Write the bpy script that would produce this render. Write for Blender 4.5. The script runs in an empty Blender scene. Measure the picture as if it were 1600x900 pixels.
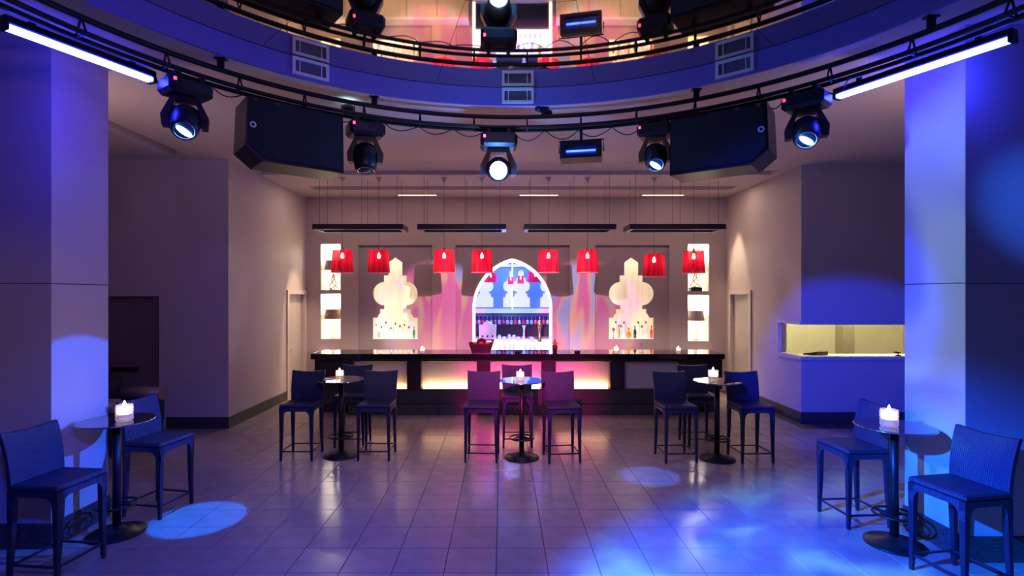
import bpy, math, random
from mathutils import Vector, Matrix
from mathutils.geometry import tessellate_polygon
random.seed(7)
PI = math.pi
SC = bpy.context.scene
COL = SC.collection

# ------------------------------------------------------------------ camera
H0 = 2.2; F = 820.0; VX, VY = 785.0, 460.0
cd = bpy.data.cameras.new('camera'); cam = bpy.data.objects.new('camera', cd); COL.objects.link(cam)
cam.location = (0, 0, H0); cam.rotation_euler = (PI/2, 0, 0)
cd.sensor_width = 36; cd.lens = F/1600*36
cd.shift_x = (800-VX)/1600; cd.shift_y = (VY-450)/1600
cd.clip_start = .05; cd.clip_end = 100
SC.camera = cam
# ------------------------------------------------------------------ world, exposure
w = bpy.data.worlds.new('world'); SC.world = w; w.use_nodes = True
w.node_tree.nodes['Background'].inputs[0].default_value = (.05, .04, .09, 1)
w.node_tree.nodes['Background'].inputs[1].default_value = .1
vs = SC.view_settings
vs.view_transform = 'Standard'; vs.look = 'None'; vs.exposure = 0.0; vs.gamma = 1.0
vs.use_curve_mapping = False

CX, CY, RF, RT = .15, 2.62, 3.55, 3.63      # the round recess and the truss
HC, HM = 4.42, 4.62                          # ceiling, mirror
YB = 12.0; XL, XR = -4.5, 5.12; YL, YR = 8.62, 8.99

def aim(o, target):
    d = Vector(target)-o.location
    o.rotation_euler = d.to_track_quat('-Z', 'Y').to_euler()
def spot(name, loc, target, color, power, deg, blend=.2, size=.04, gobo=None):
    l = bpy.data.lights.new(name, 'SPOT'); l.energy = power; l.color = color
    l.spot_size = math.radians(deg); l.spot_blend = blend; l.shadow_soft_size = size
    o = bpy.data.objects.new(name, l); COL.objects.link(o); o.location = loc; aim(o, target)
    if gobo: gobo(l)
    return o
def area(name, loc, target, color, power, sx, sy, spread=PI):
    l = bpy.data.lights.new(name, 'AREA'); l.energy = power; l.color = color
    l.shape = 'RECTANGLE'; l.size = sx; l.size_y = sy; l.spread = spread
    o = bpy.data.objects.new(name, l); COL.objects.link(o); o.location = loc; aim(o, target)
    return o
def point(name, loc, color, power, size=.03):
    l = bpy.data.lights.new(name, 'POINT'); l.energy = power; l.color = color; l.shadow_soft_size = size
    o = bpy.data.objects.new(name, l); COL.objects.link(o); o.location = loc
    return o
def colour_gobo(scale, cols, seed=0.0):
    """coloured glass wheel in front of the lamp: patches of colour across the beam"""
    def f(l):
        l.use_nodes = True; nt = l.node_tree; n = nt.nodes; em = n['Emission']
        tc = n.new('ShaderNodeTexCoord'); mp = n.new('ShaderNodeMapping'); nz = n.new('ShaderNodeTexNoise'); cr = n.new('ShaderNodeValToRGB')
        mp.inputs['Location'].default_value = (seed, seed*.7, 0); mp.inputs['Scale'].default_value = scale if isinstance(scale, tuple) else (scale, scale, scale)
        nz.inputs['Scale'].default_value = 1.0; nz.inputs['Detail'].default_value = 1.0; nz.inputs['Distortion'].default_value = .8
        nt.links.new(tc.outputs['Normal'], mp.inputs['Vector']); nt.links.new(mp.outputs[0], nz.inputs['Vector'])
        nt.links.new(nz.outputs['Fac'], cr.inputs[0]); nt.links.new(cr.outputs[0], em.inputs[0])
        e = cr.color_ramp.elements
        e[0].position = cols[0][0]; e[0].color = cols[0][1]+(1,)
        e[1].position = cols[-1][0]; e[1].color = cols[-1][1]+(1,)
        for p, c in cols[1:-1]:
            x = e.new(p); x.color = c+(1,)
    return f
BLUE = (.03, .12, 1); VIO = (.22, .1, 1); MAG = (1, .12, .55); WARM = (1, .74, .6); AMB = (1, .75, .4)

# stage beams from unseen points; violet, warm and amber washes are added fill
spot('blue_wash_floor', (-3.1, 1.9, 3.9), (2.65, 3.95, 0), (1, 1, 1), 19000, 33, .8, .06,
     colour_gobo(14, [(.3, (.0, .05, .9)), (.55, (.005, .12, 1)), (.7, (.06, .32, 1))], 4.0))
spot('blue_wash_pillar', (-2.3, 4.42, 3.9), (3.8, 4.65, 2.35), (1, 1, 1), 1150, 32, .5, .06,
     colour_gobo(3.6, [(.40, (.0, .05, 1)), (.47, (.01, .15, 1)), (.53, (.22, .5, 1))], 2.3))
spot('blue_wash_front', (-.3, -.8, 4.0), (4.45, 4.2, 2.95), (.01, .12, 1), 2600, 10, .9, .06)
spot('blue_profile', (2.5, 5.05, 3.58), (-3.91, 4.8, .86), (.012, .1, 1), 3600, 15.5, .05, .03)
spot('blue_left_pool', (-2.8, 5.0, 3.2), (-2.98, 5.15, 0), (.0, .13, 1), 1500, 15.5, .08, .03)
spot('blue_floor_pool', (1.75, 5.9, 3.45), (1.78, 6.35, 0), (.04, .16, 1), 800, 13, .4, .03)
spot('blue_left_wash', (.6, -.7, 4.0), (-2.6, 4.0, .0), (.01, .05, 1), 1500, 42, 1, .1)
for tx_, tz_, sd_ in ((-1.5, 1.75, 1.1), (1.85, 1.75, 3.7)):
    spot('magenta_wall', (.05, 6.05, 3.35), (tx_, 12, tz_), (1, 1, 1), 2500, 24, .45, .03,
         colour_gobo((16, 4, 4), [(.3, (.25, .3, 1)), (.39, (.9, .16, .5)), (.50, (.85, .1, .46)), (.57, (1, .5, .3)), (.66, (.35, .45, 1))], sd_))
spot('magenta_bar', (-.6, -.7, 4.1), (.45, 9.4, .75), (.95, .03, .36), 11000, 17, 1, .05)
spot('violet_fill_left', (1.9, -.4, 4.1), (-5.4, 8, 2.2), (.45, .2, 1), 260, 60, 1, .2)
spot('blue_wash_booth', (-1.6, -.4, 4.1), (6.1, 8.99, .75), (.0, .03, 1), 8000, 17, .35, .1)
spot('violet_fill_front', (.1, -.85, 4.1), (.1, 3.6, 0), (.07, .05, 1), 1800, 58, 1, .3)  # unseen violet fill added behind the camera
spot('warm_floor_fill', (0, 5.6, 3.3), (0, 7.4, 0), (1, .64, .46), 130, 112, 1, .15)  # fill added to warm the floor before the bar, no fixture
spot('amber_fill', (1.6, -.6, 4.0), (-4.45, 4.55, 1.75), (1, .72, .3), 190, 17, 1, .1)  # fill added for the yellowish tint on the left pillar
spot('warm_fill', (.2, -.8, 4.1), (.2, 8.5, 2.4), (1, .6, .55), 130, 58, 1, .3)  # unseen warm fill added behind the camera

# ------------------------------------------------------------------ helpers: materials
MATS = {}
def mat(name, col, rough=.5, metal=0, bump=0, bscale=40, var=0, vscale=6, emit=None, estr=0, trans=0, ior=1.45, coat=0, spec=None, alpha=1, rnd=0, stretch=(1, 1, 1)):
    m = bpy.data.materials.new(name); m.use_nodes = True; nt = m.node_tree; n = nt.nodes; b = n['Principled BSDF']
    b.inputs['Base Color'].default_value = tuple(col)+(1,); b.inputs['Roughness'].default_value = rough; b.inputs['Metallic'].default_value = metal
    b.inputs['IOR'].default_value = ior
    if trans: b.inputs['Transmission Weight'].default_value = trans
    if coat: b.inputs['Coat Weight'].default_value = coat; b.inputs['Coat Roughness'].default_value = .03
    if spec is not None: b.inputs['Specular IOR Level'].default_value = spec
    if alpha < 1: b.inputs['Alpha'].default_value = alpha
    if emit: b.inputs['Emission Color'].default_value = tuple(emit)+(1,); b.inputs['Emission Strength'].default_value = estr
    if bump or var:
        tc = n.new('ShaderNodeTexCoord'); mp = n.new('ShaderNodeMapping'); mp.inputs['Scale'].default_value = stretch
        nt.links.new(tc.outputs['Object'], mp.inputs[0])
    if bump:
        z = n.new('ShaderNodeTexNoise'); z.inputs['Scale'].default_value = bscale; z.inputs['Detail'].default_value = 4
        bp = n.new('ShaderNodeBump'); bp.inputs['Strength'].default_value = bump; bp.inputs['Distance'].default_value = .01
        nt.links.new(mp.outputs[0], z.inputs['Vector']); nt.links.new(z.outputs['Fac'], bp.inputs['Height']); nt.links.new(bp.outputs[0], b.inputs['Normal'])
    if var or rnd:
        mx = n.new('ShaderNodeMix'); mx.data_type = 'RGBA'; mx.blend_type = 'MULTIPLY'; mx.inputs['Factor'].default_value = 1
        mx.inputs[6].default_value = tuple(col)+(1,)
        cr = n.new('ShaderNodeValToRGB'); lo = 1-(var or rnd); cr.color_ramp.elements[0].color = (lo, lo, lo, 1); cr.color_ramp.elements[1].color = (1, 1, 1, 1)
        if var:
            z2 = n.new('ShaderNodeTexNoise'); z2.inputs['Scale'].default_value = vscale; z2.inputs['Detail'].default_value = 5
            cr.color_ramp.elements[0].position = .3; cr.color_ramp.elements[1].position = .7
            nt.links.new(mp.outputs[0], z2.inputs['Vector'])
            src = z2.outputs['Fac']
            if rnd:
                oi = n.new('ShaderNodeObjectInfo'); ad = n.new('ShaderNodeMath'); ad.operation = 'MULTIPLY_ADD'
                nt.links.new(oi.outputs['Random'], ad.inputs[0]); ad.inputs[1].default_value = rnd; nt.links.new(src, ad.inputs[2]); src = ad.outputs[0]
            nt.links.new(src, cr.inputs[0])
        nt.links.new(cr.outputs[0], mx.inputs[7]); nt.links.new(mx.outputs[2], b.inputs['Base Color'])
    MATS[name] = m
    return m
def weave_mat(name, col):
    m = mat(name, col, .5); nt = m.node_tree; n = nt.nodes; b = n['Principled BSDF']
    tc = n.new('ShaderNodeTexCoord'); mp = n.new('ShaderNodeMapping'); ch = n.new('ShaderNodeTexWave'); ch2 = n.new('ShaderNodeTexWave')
    ad = n.new('ShaderNodeMath'); bp = n.new('ShaderNodeBump')
    nt.links.new(tc.outputs['Object'], mp.inputs[0])
    ch.bands_direction = 'X'; ch2.bands_direction = 'Z'; ch.inputs['Scale'].default_value = 22; ch2.inputs['Scale'].default_value = 22
    for c in (ch, ch2): nt.links.new(mp.outputs[0], c.inputs['Vector'])
    nt.links.new(ch.outputs['Fac'], ad.inputs[0]); nt.links.new(ch2.outputs['Fac'], ad.inputs[1])
    bp.inputs['Strength'].default_value = .6; bp.inputs['Distance'].default_value = .004
    nt.links.new(ad.outputs[0], bp.inputs['Height']); nt.links.new(bp.outputs[0], b.inputs['Normal'])
    return m
def shade_mat():
    m = mat('red_shade', (.75, .02, .05), .7); nt = m.node_tree; n = nt.nodes; b = n['Principled BSDF']; out = n['Material Output']
    tr = n.new('ShaderNodeBsdfTranslucent'); mx = n.new('ShaderNodeMixShader'); mx.inputs[0].default_value = .55
    tc = n.new('ShaderNodeTexCoord'); wv = n.new('ShaderNodeTexNoise'); mp = n.new('ShaderNodeMapping'); mp.inputs['Scale'].default_value = (14, 14, .3)
    cr = n.new('ShaderNodeValToRGB'); cr.color_ramp.elements[0].position = .35; cr.color_ramp.elements[1].position = .65
    cr.color_ramp.elements[0].color = (.28, .002, .015, 1); cr.color_ramp.elements[1].color = (.75, .01, .05, 1)
    nt.links.new(tc.outputs['Object'], mp.inputs[0]); nt.links.new(mp.outputs[0], wv.inputs['Vector']); wv.inputs['Scale'].default_value = 1
    nt.links.new(wv.outputs['Fac'], cr.inputs[0]); nt.links.new(cr.outputs[0], b.inputs['Base Color']); nt.links.new(cr.outputs[0], tr.inputs[0])
    nt.links.new(b.outputs[0], mx.inputs[1]); nt.links.new(tr.outputs[0], mx.inputs[2]); tp = n.new('ShaderNodeBsdfTransparent'); m2 = n.new('ShaderNodeMixShader'); m2.inputs[0].default_value = .1
    nt.links.new(mx.outputs[0], m2.inputs[1]); nt.links.new(tp.outputs[0], m2.inputs[2]); nt.links.new(m2.outputs[0], out.inputs[0])
    return m
def emat(name, col, s): return mat(name, (.8, .8, .8), .5, emit=col, estr=s)

M_wall = mat('wall_paint', (.5, .42, .39), .6, bump=.06, bscale=120, var=.08, vscale=1.2)
M_back = mat('back_wall_paint', (.40, .31, .31), .55, bump=.05, bscale=120, var=.06, vscale=1.5)
M_panel = mat('recess_panel_paint', (.34, .26, .28), .5, bump=.05, bscale=120, var=.06, vscale=1.5)
M_ceil = mat('ceiling_paint', (.6, .5, .47), .7, bump=.04, bscale=80, var=.06, vscale=.8)
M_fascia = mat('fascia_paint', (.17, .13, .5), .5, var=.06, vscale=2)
M_trim = mat('casing_paint', (.55, .46, .42), .45, var=.05)
M_door = mat('door_paint', (.45, .38, .35), .45, var=.08)
M_ddoor = mat('dark_door', (.16, .11, .11), .4, var=.1)
M_stone = mat('dark_stone', (.075, .068, .066), .25, bump=.1, bscale=60, var=.75, vscale=60)
M_grout = mat('grout', (.05, .04, .045), .8, var=.2)
M_tile = mat('floor_tile', (.32, .25, .225), .21, bump=.08, bscale=9, var=.22, vscale=5, rnd=.14)
M_mirror = mat('bronze_mirror', (.95, .79, .56), .03, 1, var=.06, vscale=2)
M_black = mat('black_metal', (.012, .012, .014), .4, .3, var=.2)
M_blackp = mat('black_plastic', (.006, .007, .014), .4, var=.2)
M_grille = mat('speaker_grille', (.003, .004, .01), .7, bump=.5, bscale=220, var=.3, vscale=200)
M_white = mat('white_paint', (.75, .72, .75), .5, var=.06)
M_mesh = mat('vent_mesh', (.14, .11, .2), .6, bump=.6, bscale=150, var=.3, vscale=90)
M_wood = mat('dark_wood', (.035, .018, .016), .28, coat=.4, var=.4, vscale=5, stretch=(1, 1, 6))
M_top = mat('black_counter', (.012, .01, .014), .08, coat=.6, var=.3, vscale=30)
M_bpanel = mat('bar_panel', (.55, .47, .42), .45, bump=.1, bscale=3, var=.1, vscale=3, stretch=(10, 1, .4))
M_wick = weave_mat('wicker', (.016, .018, .05))
M_leg = mat('stool_leg', (.013, .014, .035), .4, var=.2)
M_chrome = mat('chrome', (.6, .6, .62), .15, 1, var=.1)
M_glassd = mat('dark_glass', (.012, .012, .02), .04, coat=1, var=.1)
M_glass = mat('clear_glass', (.95, .97, 1), .02, trans=1, ior=1.45, var=.03)
def thin_glass(name, col, tr, dif, gl):
    m = mat(name, col, .05); nt = m.node_tree; n = nt.nodes; out = n['Material Output']
    t = n.new('ShaderNodeBsdfTransparent'); d = n.new('ShaderNodeBsdfTranslucent'); g = n.new('ShaderNodeBsdfGlossy'); df = n.new('ShaderNodeBsdfDiffuse')
    nz = n.new('ShaderNodeTexNoise'); nz.inputs['Scale'].default_value = 40; cr = n.new('ShaderNodeValToRGB')
    cr.color_ramp.elements[0].color = tuple(c*.7 for c in col)+(1,); cr.color_ramp.elements[1].color = tuple(col)+(1,)
    nt.links.new(nz.outputs['Fac'], cr.inputs[0])
    for q in (d, df): nt.links.new(cr.outputs[0], q.inputs[0])
    g.inputs['Roughness'].default_value = .04
    a, b, c = (n.new('ShaderNodeMixShader') for _ in range(3))
    a.inputs[0].default_value = .4; nt.links.new(d.outputs[0], a.inputs[1]); nt.links.new(df.outputs[0], a.inputs[2])
    b.inputs[0].default_value = gl/(gl+dif); nt.links.new(a.outputs[0], b.inputs[1]); nt.links.new(g.outputs[0], b.inputs[2])
    c.inputs[0].default_value = tr; nt.links.new(b.outputs[0], c.inputs[1]); nt.links.new(t.outputs[0], c.inputs[2])
    nt.links.new(c.outputs[0], out.inputs[0]); return m
M_cglass = thin_glass('candle_glass', (.9, .88, .95), .6, .3, .1)
M_frost = thin_glass('frosted_glass', (.9, .92, .98), .35, .5, .15)
M_wax = mat('wax', (.9, .75, .55), .5, emit=(1, .72, .5), estr=5, var=.05)
M_flame = emat('flame', (1, .72, .4), 60)
M_bulb = emat('bulb', (1, .72, .5), 40)
M_lens_hot = emat('lens_hot', (.5, .85, 1), 22)
M_lens = emat('lens_lit', (.2, .5, 1), 14)
M_lens_off = mat('lens_off', (.03, .05, .12), .05, coat=1, var=.1)
M_tube = emat('uv_tube', (.022, .03, 1), 95)
M_glow = emat('lightbox', (1, .86, .66), 1.5)
M_glowb = mat('glow_blue_white', (.12, .12, .12), .6, emit=(.86, .88, .92), estr=.8)
M_archled = emat('arch_led', (1, .95, .97), 2.0)
M_strip = emat('warm_strip', (1, .62, .28), 5)
M_cstrip = emat('ceiling_strip', (1, .85, .7), 1.2)
M_niche = mat('niche_lining', (.85, .8, .7), .6, var=.05)
M_curtain = mat('niche_back', (.85, .8, .68), .6, bump=.6, bscale=6, var=.14, vscale=5, stretch=(4, 1, .15))
M_shade = shade_mat()
M_wire = mat('wire', (.08, .06, .07), .4, .5, var=.1)
M_frame = mat('canopy_frame', (.02, .018, .025), .35, var=.2)
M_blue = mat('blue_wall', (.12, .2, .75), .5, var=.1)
M_navy = mat('navy_panel', (.02, .025, .08), .4, var=.2)
M_yel = mat('booth_paint', (.72, .68, .48), .6, var=.06)
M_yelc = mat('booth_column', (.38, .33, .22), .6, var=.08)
M_leath = mat('dark_leather', (.02, .02, .035), .35, bump=.2, bscale=50, var=.2)
M_bronze = mat('bronze_fabric', (.3, .22, .16), .4, .4, var=.2)
M_brown = mat('brown_shade', (.32, .17, .12), .7, var=.15, vscale=20)
M_taupe = mat('taupe_shade', (.3, .26, .25), .7, var=.12, vscale=20)
M_gold = mat('gold', (.75, .45, .12), .25, 1, var=.1)
M_copper = mat('antique_bronze', (.45, .22, .08), .3, .8, var=.2)
M_bred = mat('red_bottle', (.7, .02, .03), .1, coat=.5, var=.1)
M_bgreen = mat('green_bottle', (.01, .28, .08), .1, coat=.5, var=.1)
M_borange = mat('orange_bottle', (.8, .22, .03), .1, coat=.5, var=.1)
M_bdark = mat('dark_bottle', (.03, .05, .03), .1, coat=.5, var=.1)
M_bclear = mat('pale_bottle', (.85, .88, .88), .1, coat=.5, var=.06)
M_label = mat('bottle_cap', (.06, .05, .06), .4, var=.1)
M_redled = emat('red_led', (1, .02, .05), 4)

# ------------------------------------------------------------------ helpers: meshes
class MB:
    def __init__(s): s.v = []; s.f = []; s.sm = []
    def add(s, vs_, fs, smooth=False, M=None):
        o = len(s.v)
        s.v += [tuple(M @ Vector(p)) if M else tuple(p) for p in vs_]
        s.f += [tuple(i+o for i in f) for f in fs]; s.sm += [smooth]*len(fs); return s
    def box(s, x0, x1, y0, y1, z0, z1, M=None, bev=0):
        if bev:
            b = min(bev, .45*min(x1-x0, y1-y0, z1-z0))
            # chamfered box: 24 verts
            vs_ = []; idx = {}
            for i, x in enumerate((x0, x1)):
                for j, y in enumerate((y0, y1)):
                    for k, z in enumerate((z0, z1)):
                        sx, sy, sz = (1-2*i)*b, (1-2*j)*b, (1-2*k)*b
                        for a, p in enumerate(((x, y+sy, z+sz), (x+sx, y, z+sz), (x+sx, y+sy, z))):
                            idx[(i, j, k, a)] = len(vs_); vs_.append(p)
            fs = []
            g = lambda i, j, k, a: idx[(i, j, k, a)]
            fs.append([g(0, 0, 0, 0), g(0, 0, 1, 0), g(0, 1, 1, 0), g(0, 1, 0, 0)]); fs.append([g(1, 0, 0, 0), g(1, 1, 0, 0), g(1, 1, 1, 0), g(1, 0, 1, 0)])
            fs.append([g(0, 0, 0, 1), g(1, 0, 0, 1), g(1, 0, 1, 1), g(0, 0, 1, 1)]); fs.append([g(0, 1, 0, 1), g(0, 1, 1, 1), g(1, 1, 1, 1), g(1, 1, 0, 1)])
            fs.append([g(0, 0, 0, 2), g(0, 1, 0, 2), g(1, 1, 0, 2), g(1, 0, 0, 2)]); fs.append([g(0, 0, 1, 2), g(1, 0, 1, 2), g(1, 1, 1, 2), g(0, 1, 1, 2)])
            for k in (0, 1):
                for i in (0, 1): fs.append([g(i, 0, k, 0), g(i, 1, k, 0), g(i, 1, k, 2), g(i, 0, k, 2)])
                for j in (0, 1): fs.append([g(0, j, k, 1), g(1, j, k, 1), g(1, j, k, 2), g(0, j, k, 2)])
            for i in (0, 1):
                for j in (0, 1): fs.append([g(i, j, 0, 0), g(i, j, 1, 0), g(i, j, 1, 1), g(i, j, 0, 1)])
            for i in (0, 1):
                for j in (0, 1):
                    for k in (0, 1): fs.append([g(i, j, k, 0), g(i, j, k, 1), g(i, j, k, 2)])
            return s.add(vs_, fs, False, M)
        vs_ = [(x, y, z) for x in (x0, x1) for y in (y0, y1) for z in (z0, z1)]
        return s.add(vs_, [(0, 1, 3, 2), (4, 6, 7, 5), (0, 4, 5, 1), (2, 3, 7, 6), (0, 2, 6, 4), (1, 5, 7, 3)], False, M)
    def lathe(s, prof, n=24, M=None, smooth=True, cap=True):
        vs_ = []; fs = []
        for r, z in prof:
            for i in range(n):
                a = 2*PI*i/n; vs_.append((r*math.cos(a), r*math.sin(a), z))
        for j in range(len(prof)-1):
            for i in range(n):
                k = (i+1) % n; fs.append((j*n+i, j*n+k, (j+1)*n+k, (j+1)*n+i))
        s.add(vs_, fs, smooth, M)
        if cap:
            for j in (0, len(prof)-1):
                if prof[j][0] > 1e-4:
                    s.add([vs_[j*n+i] for i in range(n)], [tuple(range(n))], False, M)
        return s
    def tube(s, pts, r, n=8, closed=False, smooth=True):
        pts = [Vector(p) for p in pts]; N = len(pts); rings = []
        rr = r if isinstance(r, (list, tuple)) else [r]*N
        for i, p in enumerate(pts):
            if closed: t = pts[(i+1) % N]-pts[i-1]
            else: t = pts[min(i+1, N-1)]-pts[max(i-1, 0)]
            t.normalize(); up = Vector((0, 0, 1)) if abs(t.z) < .95 else Vector((1, 0, 0))
            u = t.cross(up).normalized(); v = u.cross(t)
            rings.append([p+(u*math.cos(2*PI*k/n)+v*math.sin(2*PI*k/n))*rr[i] for k in range(n)])
        vs_ = [q for rg in rings for q in rg]; fs = []
        for i in range(N if closed else N-1):
            j = (i+1) % N
            for k in range(n):
                l = (k+1) % n; fs.append((i*n+k, i*n+l, j*n+l, j*n+k))
        s.add(vs_, fs, smooth)
        if not closed:
            s.add(rings[0], [tuple(range(n))]); s.add(rings[-1], [tuple(range(n))])
        return s
    def prism(s, outer, holes, mp, t0, t1):
        """flat plate with holes; mp(u,v,t) -> xyz"""
        loops = [outer]+list(holes)
        tri = tessellate_polygon([[Vector((u, v, 0)) for u, v in l] for l in loops])
        flat = [p for l in loops for p in l]; n = len(flat)
        vs_ = [mp(u, v, t0) for u, v in flat]+[mp(u, v, t1) for u, v in flat]
        fs = [tuple(t) for t in tri]+[tuple(i+n for i in reversed(t)) for t in tri]
        o = 0
        for l in loops:
            m = len(l)
            for i in range(m): fs.append((o+i, o+(i+1) % m, n+o+(i+1) % m, n+o+i))
            o += m
        return s.add(vs_, fs)
    def build(s, name, m, parent=None, recalc=True):
        me = bpy.data.meshes.new(name); me.from_pydata(s.v, [], s.f); me.materials.append(m)
        me.polygons.foreach_set('use_smooth', s.sm)
        if recalc:
            import bmesh
            bm = bmesh.new(); bm.from_mesh(me); bmesh.ops.remove_doubles(bm, verts=bm.verts, dist=1e-5)
            bmesh.ops.recalc_face_normals(bm, faces=bm.faces); bm.to_mesh(me); bm.free()
        o = bpy.data.objects.new(name, me); COL.objects.link(o)
        if parent: o.parent = parent
        return o
def tag(o, label, cat, group=None):
    o['label'] = label; o['category'] = cat
    if group: o['group'] = group
    return o
def struct(o, label=None):
    o['kind'] = 'structure'
    if label: o['label'] = label
    return o
def thing(name, label, cat, loc=(0, 0, 0), rz=0, group=None):
    o = bpy.data.objects.new(name, None); COL.objects.link(o); o.location = loc; o.rotation_euler = (0, 0, rz)
    o.empty_display_size = .1
    return tag(o, label, cat, group)
def dup(root, loc, rz=0, label=None, group=None):
    r = root.copy(); COL.objects.link(r); r.location = loc; r.rotation_euler = (0, 0, rz)
    if label: r['label'] = label
    if group: r['group'] = group
    for ch in list(root.children):
        c = ch.copy(); COL.objects.link(c); c.parent = r
        for g in list(ch.children):
            d = g.copy(); COL.objects.link(d); d.parent = c
    return r
def child_light(o, parent):       # keep a lamp's own light with the lamp
    o.parent = parent; return o
def rect(u0, u1, v0, v1): return [(u0, v0), (u1, v0), (u1, v1), (u0, v1)]
def pxX(x, Y): return (x-VX)*Y/F
def pxZ(y, Y): return H0-(y-VY)*Y/F
XZ = lambda Y: (lambda u, v, t: (u, t, v))
mXZ = lambda u, v, t: (u, t, v)
mYZ = lambda u, v, t: (t, u, v)
mXY = lambda u, v, t: (u, v, t)

# ================================================================== STRUCTURE
floor = struct(MB().box(-7.6, 9, -3, 12.6, -.12, -.006).build('floor', M_grout), 'glossy taupe tiled floor with dark joints')
TW, TD, TX0, TY0 = .414, .404, -.05, 4.147-.404
t_me = MB().box(-TW/2+.003, TW/2-.003, -TD/2+.003, TD/2-.003, -.01, 0, bev=.002).build('tile', M_tile, floor)
cells = []
for j in range(-17, 21):
    for i in range(-19, 21):
        cx = TX0+(i+.5)*TW; cy = TY0+(j+.5)*TD
        if not (-7.5 < cx < 7.4 and -2.9 < cy < 12): continue
        vis = cy > 3.6 and -60 < VX+F*cx/cy < 1660
        if cx < -3.9 and 4.5 < cy < 5.2 or cx > 3.8 and 4.3 < cy < 5: vis = False
        if cy > 8.6 and not (XL < cx < XR): vis = False
        if cy > 9.6: vis = False
        cells.append((not vis, cy+.02*abs(cx), cx, cy))
cells.sort(); first = True; rest = MB()
for k, (nv, _, cx, cy) in enumerate(cells):
    if k < 299:
        o = t_me if first else t_me.copy()
        if not first: COL.objects.link(o); o.parent = floor
        o.location = (cx, cy, 0); first = False
    else:
        if cy > 8.6 and not (XL < cx < XR): continue
        rest.box(cx-TW/2+.003, cx+TW/2-.003, cy-TD/2+.003, cy+TD/2-.003, -.01, 0)
r_ = rest.build('tile_field', M_tile, floor, recalc=False); r_['kind'] = 'stuff'

# ceiling with the round recess and the sunk slots
circ = [(CX+RF*math.cos(2*PI*i/96), CY+RF*math.sin(2*PI*i/96)) for i in range(96)]
slots = [rect(XL+.02, XR-.15, 9.40, 9.74), rect(XL+.5, XR-.3, 10.78, 11.14), rect(-5.32, -5.02, 6.3, 8.55)]
ceil = struct(MB().prism(rect(-7.6, 9, -3, 12.6), [circ]+slots, mXY, HC, HC+.25).build('ceiling', M_ceil), 'taupe plaster ceiling with round recess and sunk slots')
for s_ in slots:
    xs = [p[0] for p in s_]; ys = [p[1] for p in s_]
    MB().box(min(xs)-.03, max(xs)+.03, min(ys)-.03, max(ys)+.03, HC+.251, HC+.28).build('slot_cap', M_ceil, ceil)
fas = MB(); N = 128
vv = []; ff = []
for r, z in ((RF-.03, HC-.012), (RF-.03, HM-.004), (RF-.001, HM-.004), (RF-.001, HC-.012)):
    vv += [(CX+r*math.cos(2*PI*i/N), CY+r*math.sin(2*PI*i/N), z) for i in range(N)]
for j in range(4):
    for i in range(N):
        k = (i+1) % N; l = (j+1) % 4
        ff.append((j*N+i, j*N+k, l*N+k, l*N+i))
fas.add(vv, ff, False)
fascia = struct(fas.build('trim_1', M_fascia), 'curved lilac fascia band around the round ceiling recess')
# mirror: wedge sheets in two rings, each its own sheet
mir = thing('mirror_ceiling', 'bronze mirrored sheets filling the round ceiling recess', 'mirror', (CX, CY, HM))
MB().lathe([(RF-.004, .03), (RF-.004, .08)], 96).build('backing', M_black, mir)
NW = 12
for rg, (r0, r1) in enumerate(((.02, 1.75), (1.758, RF-.003))):
    for k in range(NW):
        g = .003/max(r1, .1)
        a0 = 2*PI*k/NW+PI/12*(1 if rg else .2)+g; a1 = a0+2*PI/NW-2*g; nn = 10
        pts = [(r1*math.cos(a0+(a1-a0)*i/nn), r1*math.sin(a0+(a1-a0)*i/nn)) for i in range(nn+1)]
        pts += [(r0*math.cos(a1-(a1-a0)*i/4), r0*math.sin(a1-(a1-a0)*i/4)) for i in range(5)]
        MB().prism(pts, [], mXY, 0, .02).build('mirror_sheet', M_mirror, mir)

# --- back wall: outer layer with three sunk panels and four lamp niches
def px_rect(x0, x1, y0, y1, Y): return rect(pxX(x0, Y), pxX(x1, Y), pxZ(y1, Y), pxZ(y0, Y))
panels = [px_rect(560, 675, 640, 383, YB), px_rect(712, 890, 640, 383, YB), px_rect(930, 1046, 640, 383, YB)]
panels = [rect(p[0][0], p[1][0], .3, pxZ(383, YB)) for p in panels]
niches = [px_rect(501, 532, 381, 453, YB), px_rect(501, 532, 459, 529.5, YB), px_rect(1075, 1108, 381, 455, YB), px_rect(1075, 1108, 461, 533, YB)]
wb = struct(MB().prism(rect(XL-.1, XR+.1, 0, HC), panels+niches, mXZ, YB, YB+.06).build('wall_back', M_back), 'mauve back wall behind the bar with sunk panels and lit niches')
def minaret(cx, y0=402.0, k=1.0, Y=YB+.06, half=0):
    """outline in metres; photo pixels about the centre line"""
    R = [(0, 402), (11, 410), (11, 430.3), (18, 430.3), (18, 440.6)]
    n = 14; cyb, ry, rx0 = 458.8, 18.2, 17.0
    for i in range(1, n):
        a = PI/2-PI*i/n; R.append((17.5+17.5*math.cos(a), cyb-ry*math.sin(a)))
    R += [(17.5, 477), (17.5, 483), (24, 483), (24, 490)]
    for i in range(1, 4): R.append((24+4.5*i/4, 490+6.5*(1-math.cos(i/4*PI/2))))
    R += [(28.5, 496.5), (35, 496.5), (35, 529.5)]
    s_ = Y/F*k
    pr = [(x*s_, -(y-402)*s_) for x, y in R]
    if half == 1: pts = [(x, z) for x, z in pr]+[(0, pr[-1][1])]
    elif half == -1: pts = [(-x, z) for x, z in pr]+[(0, pr[-1][1])]
    else: pts = pr+[(-x, z) for x, z in reversed(pr[1:])]
    X0 = pxX(cx, Y); Z0 = pxZ(y0, Y)
    return [(X0+x, Z0+z) for x, z in pts]
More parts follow.
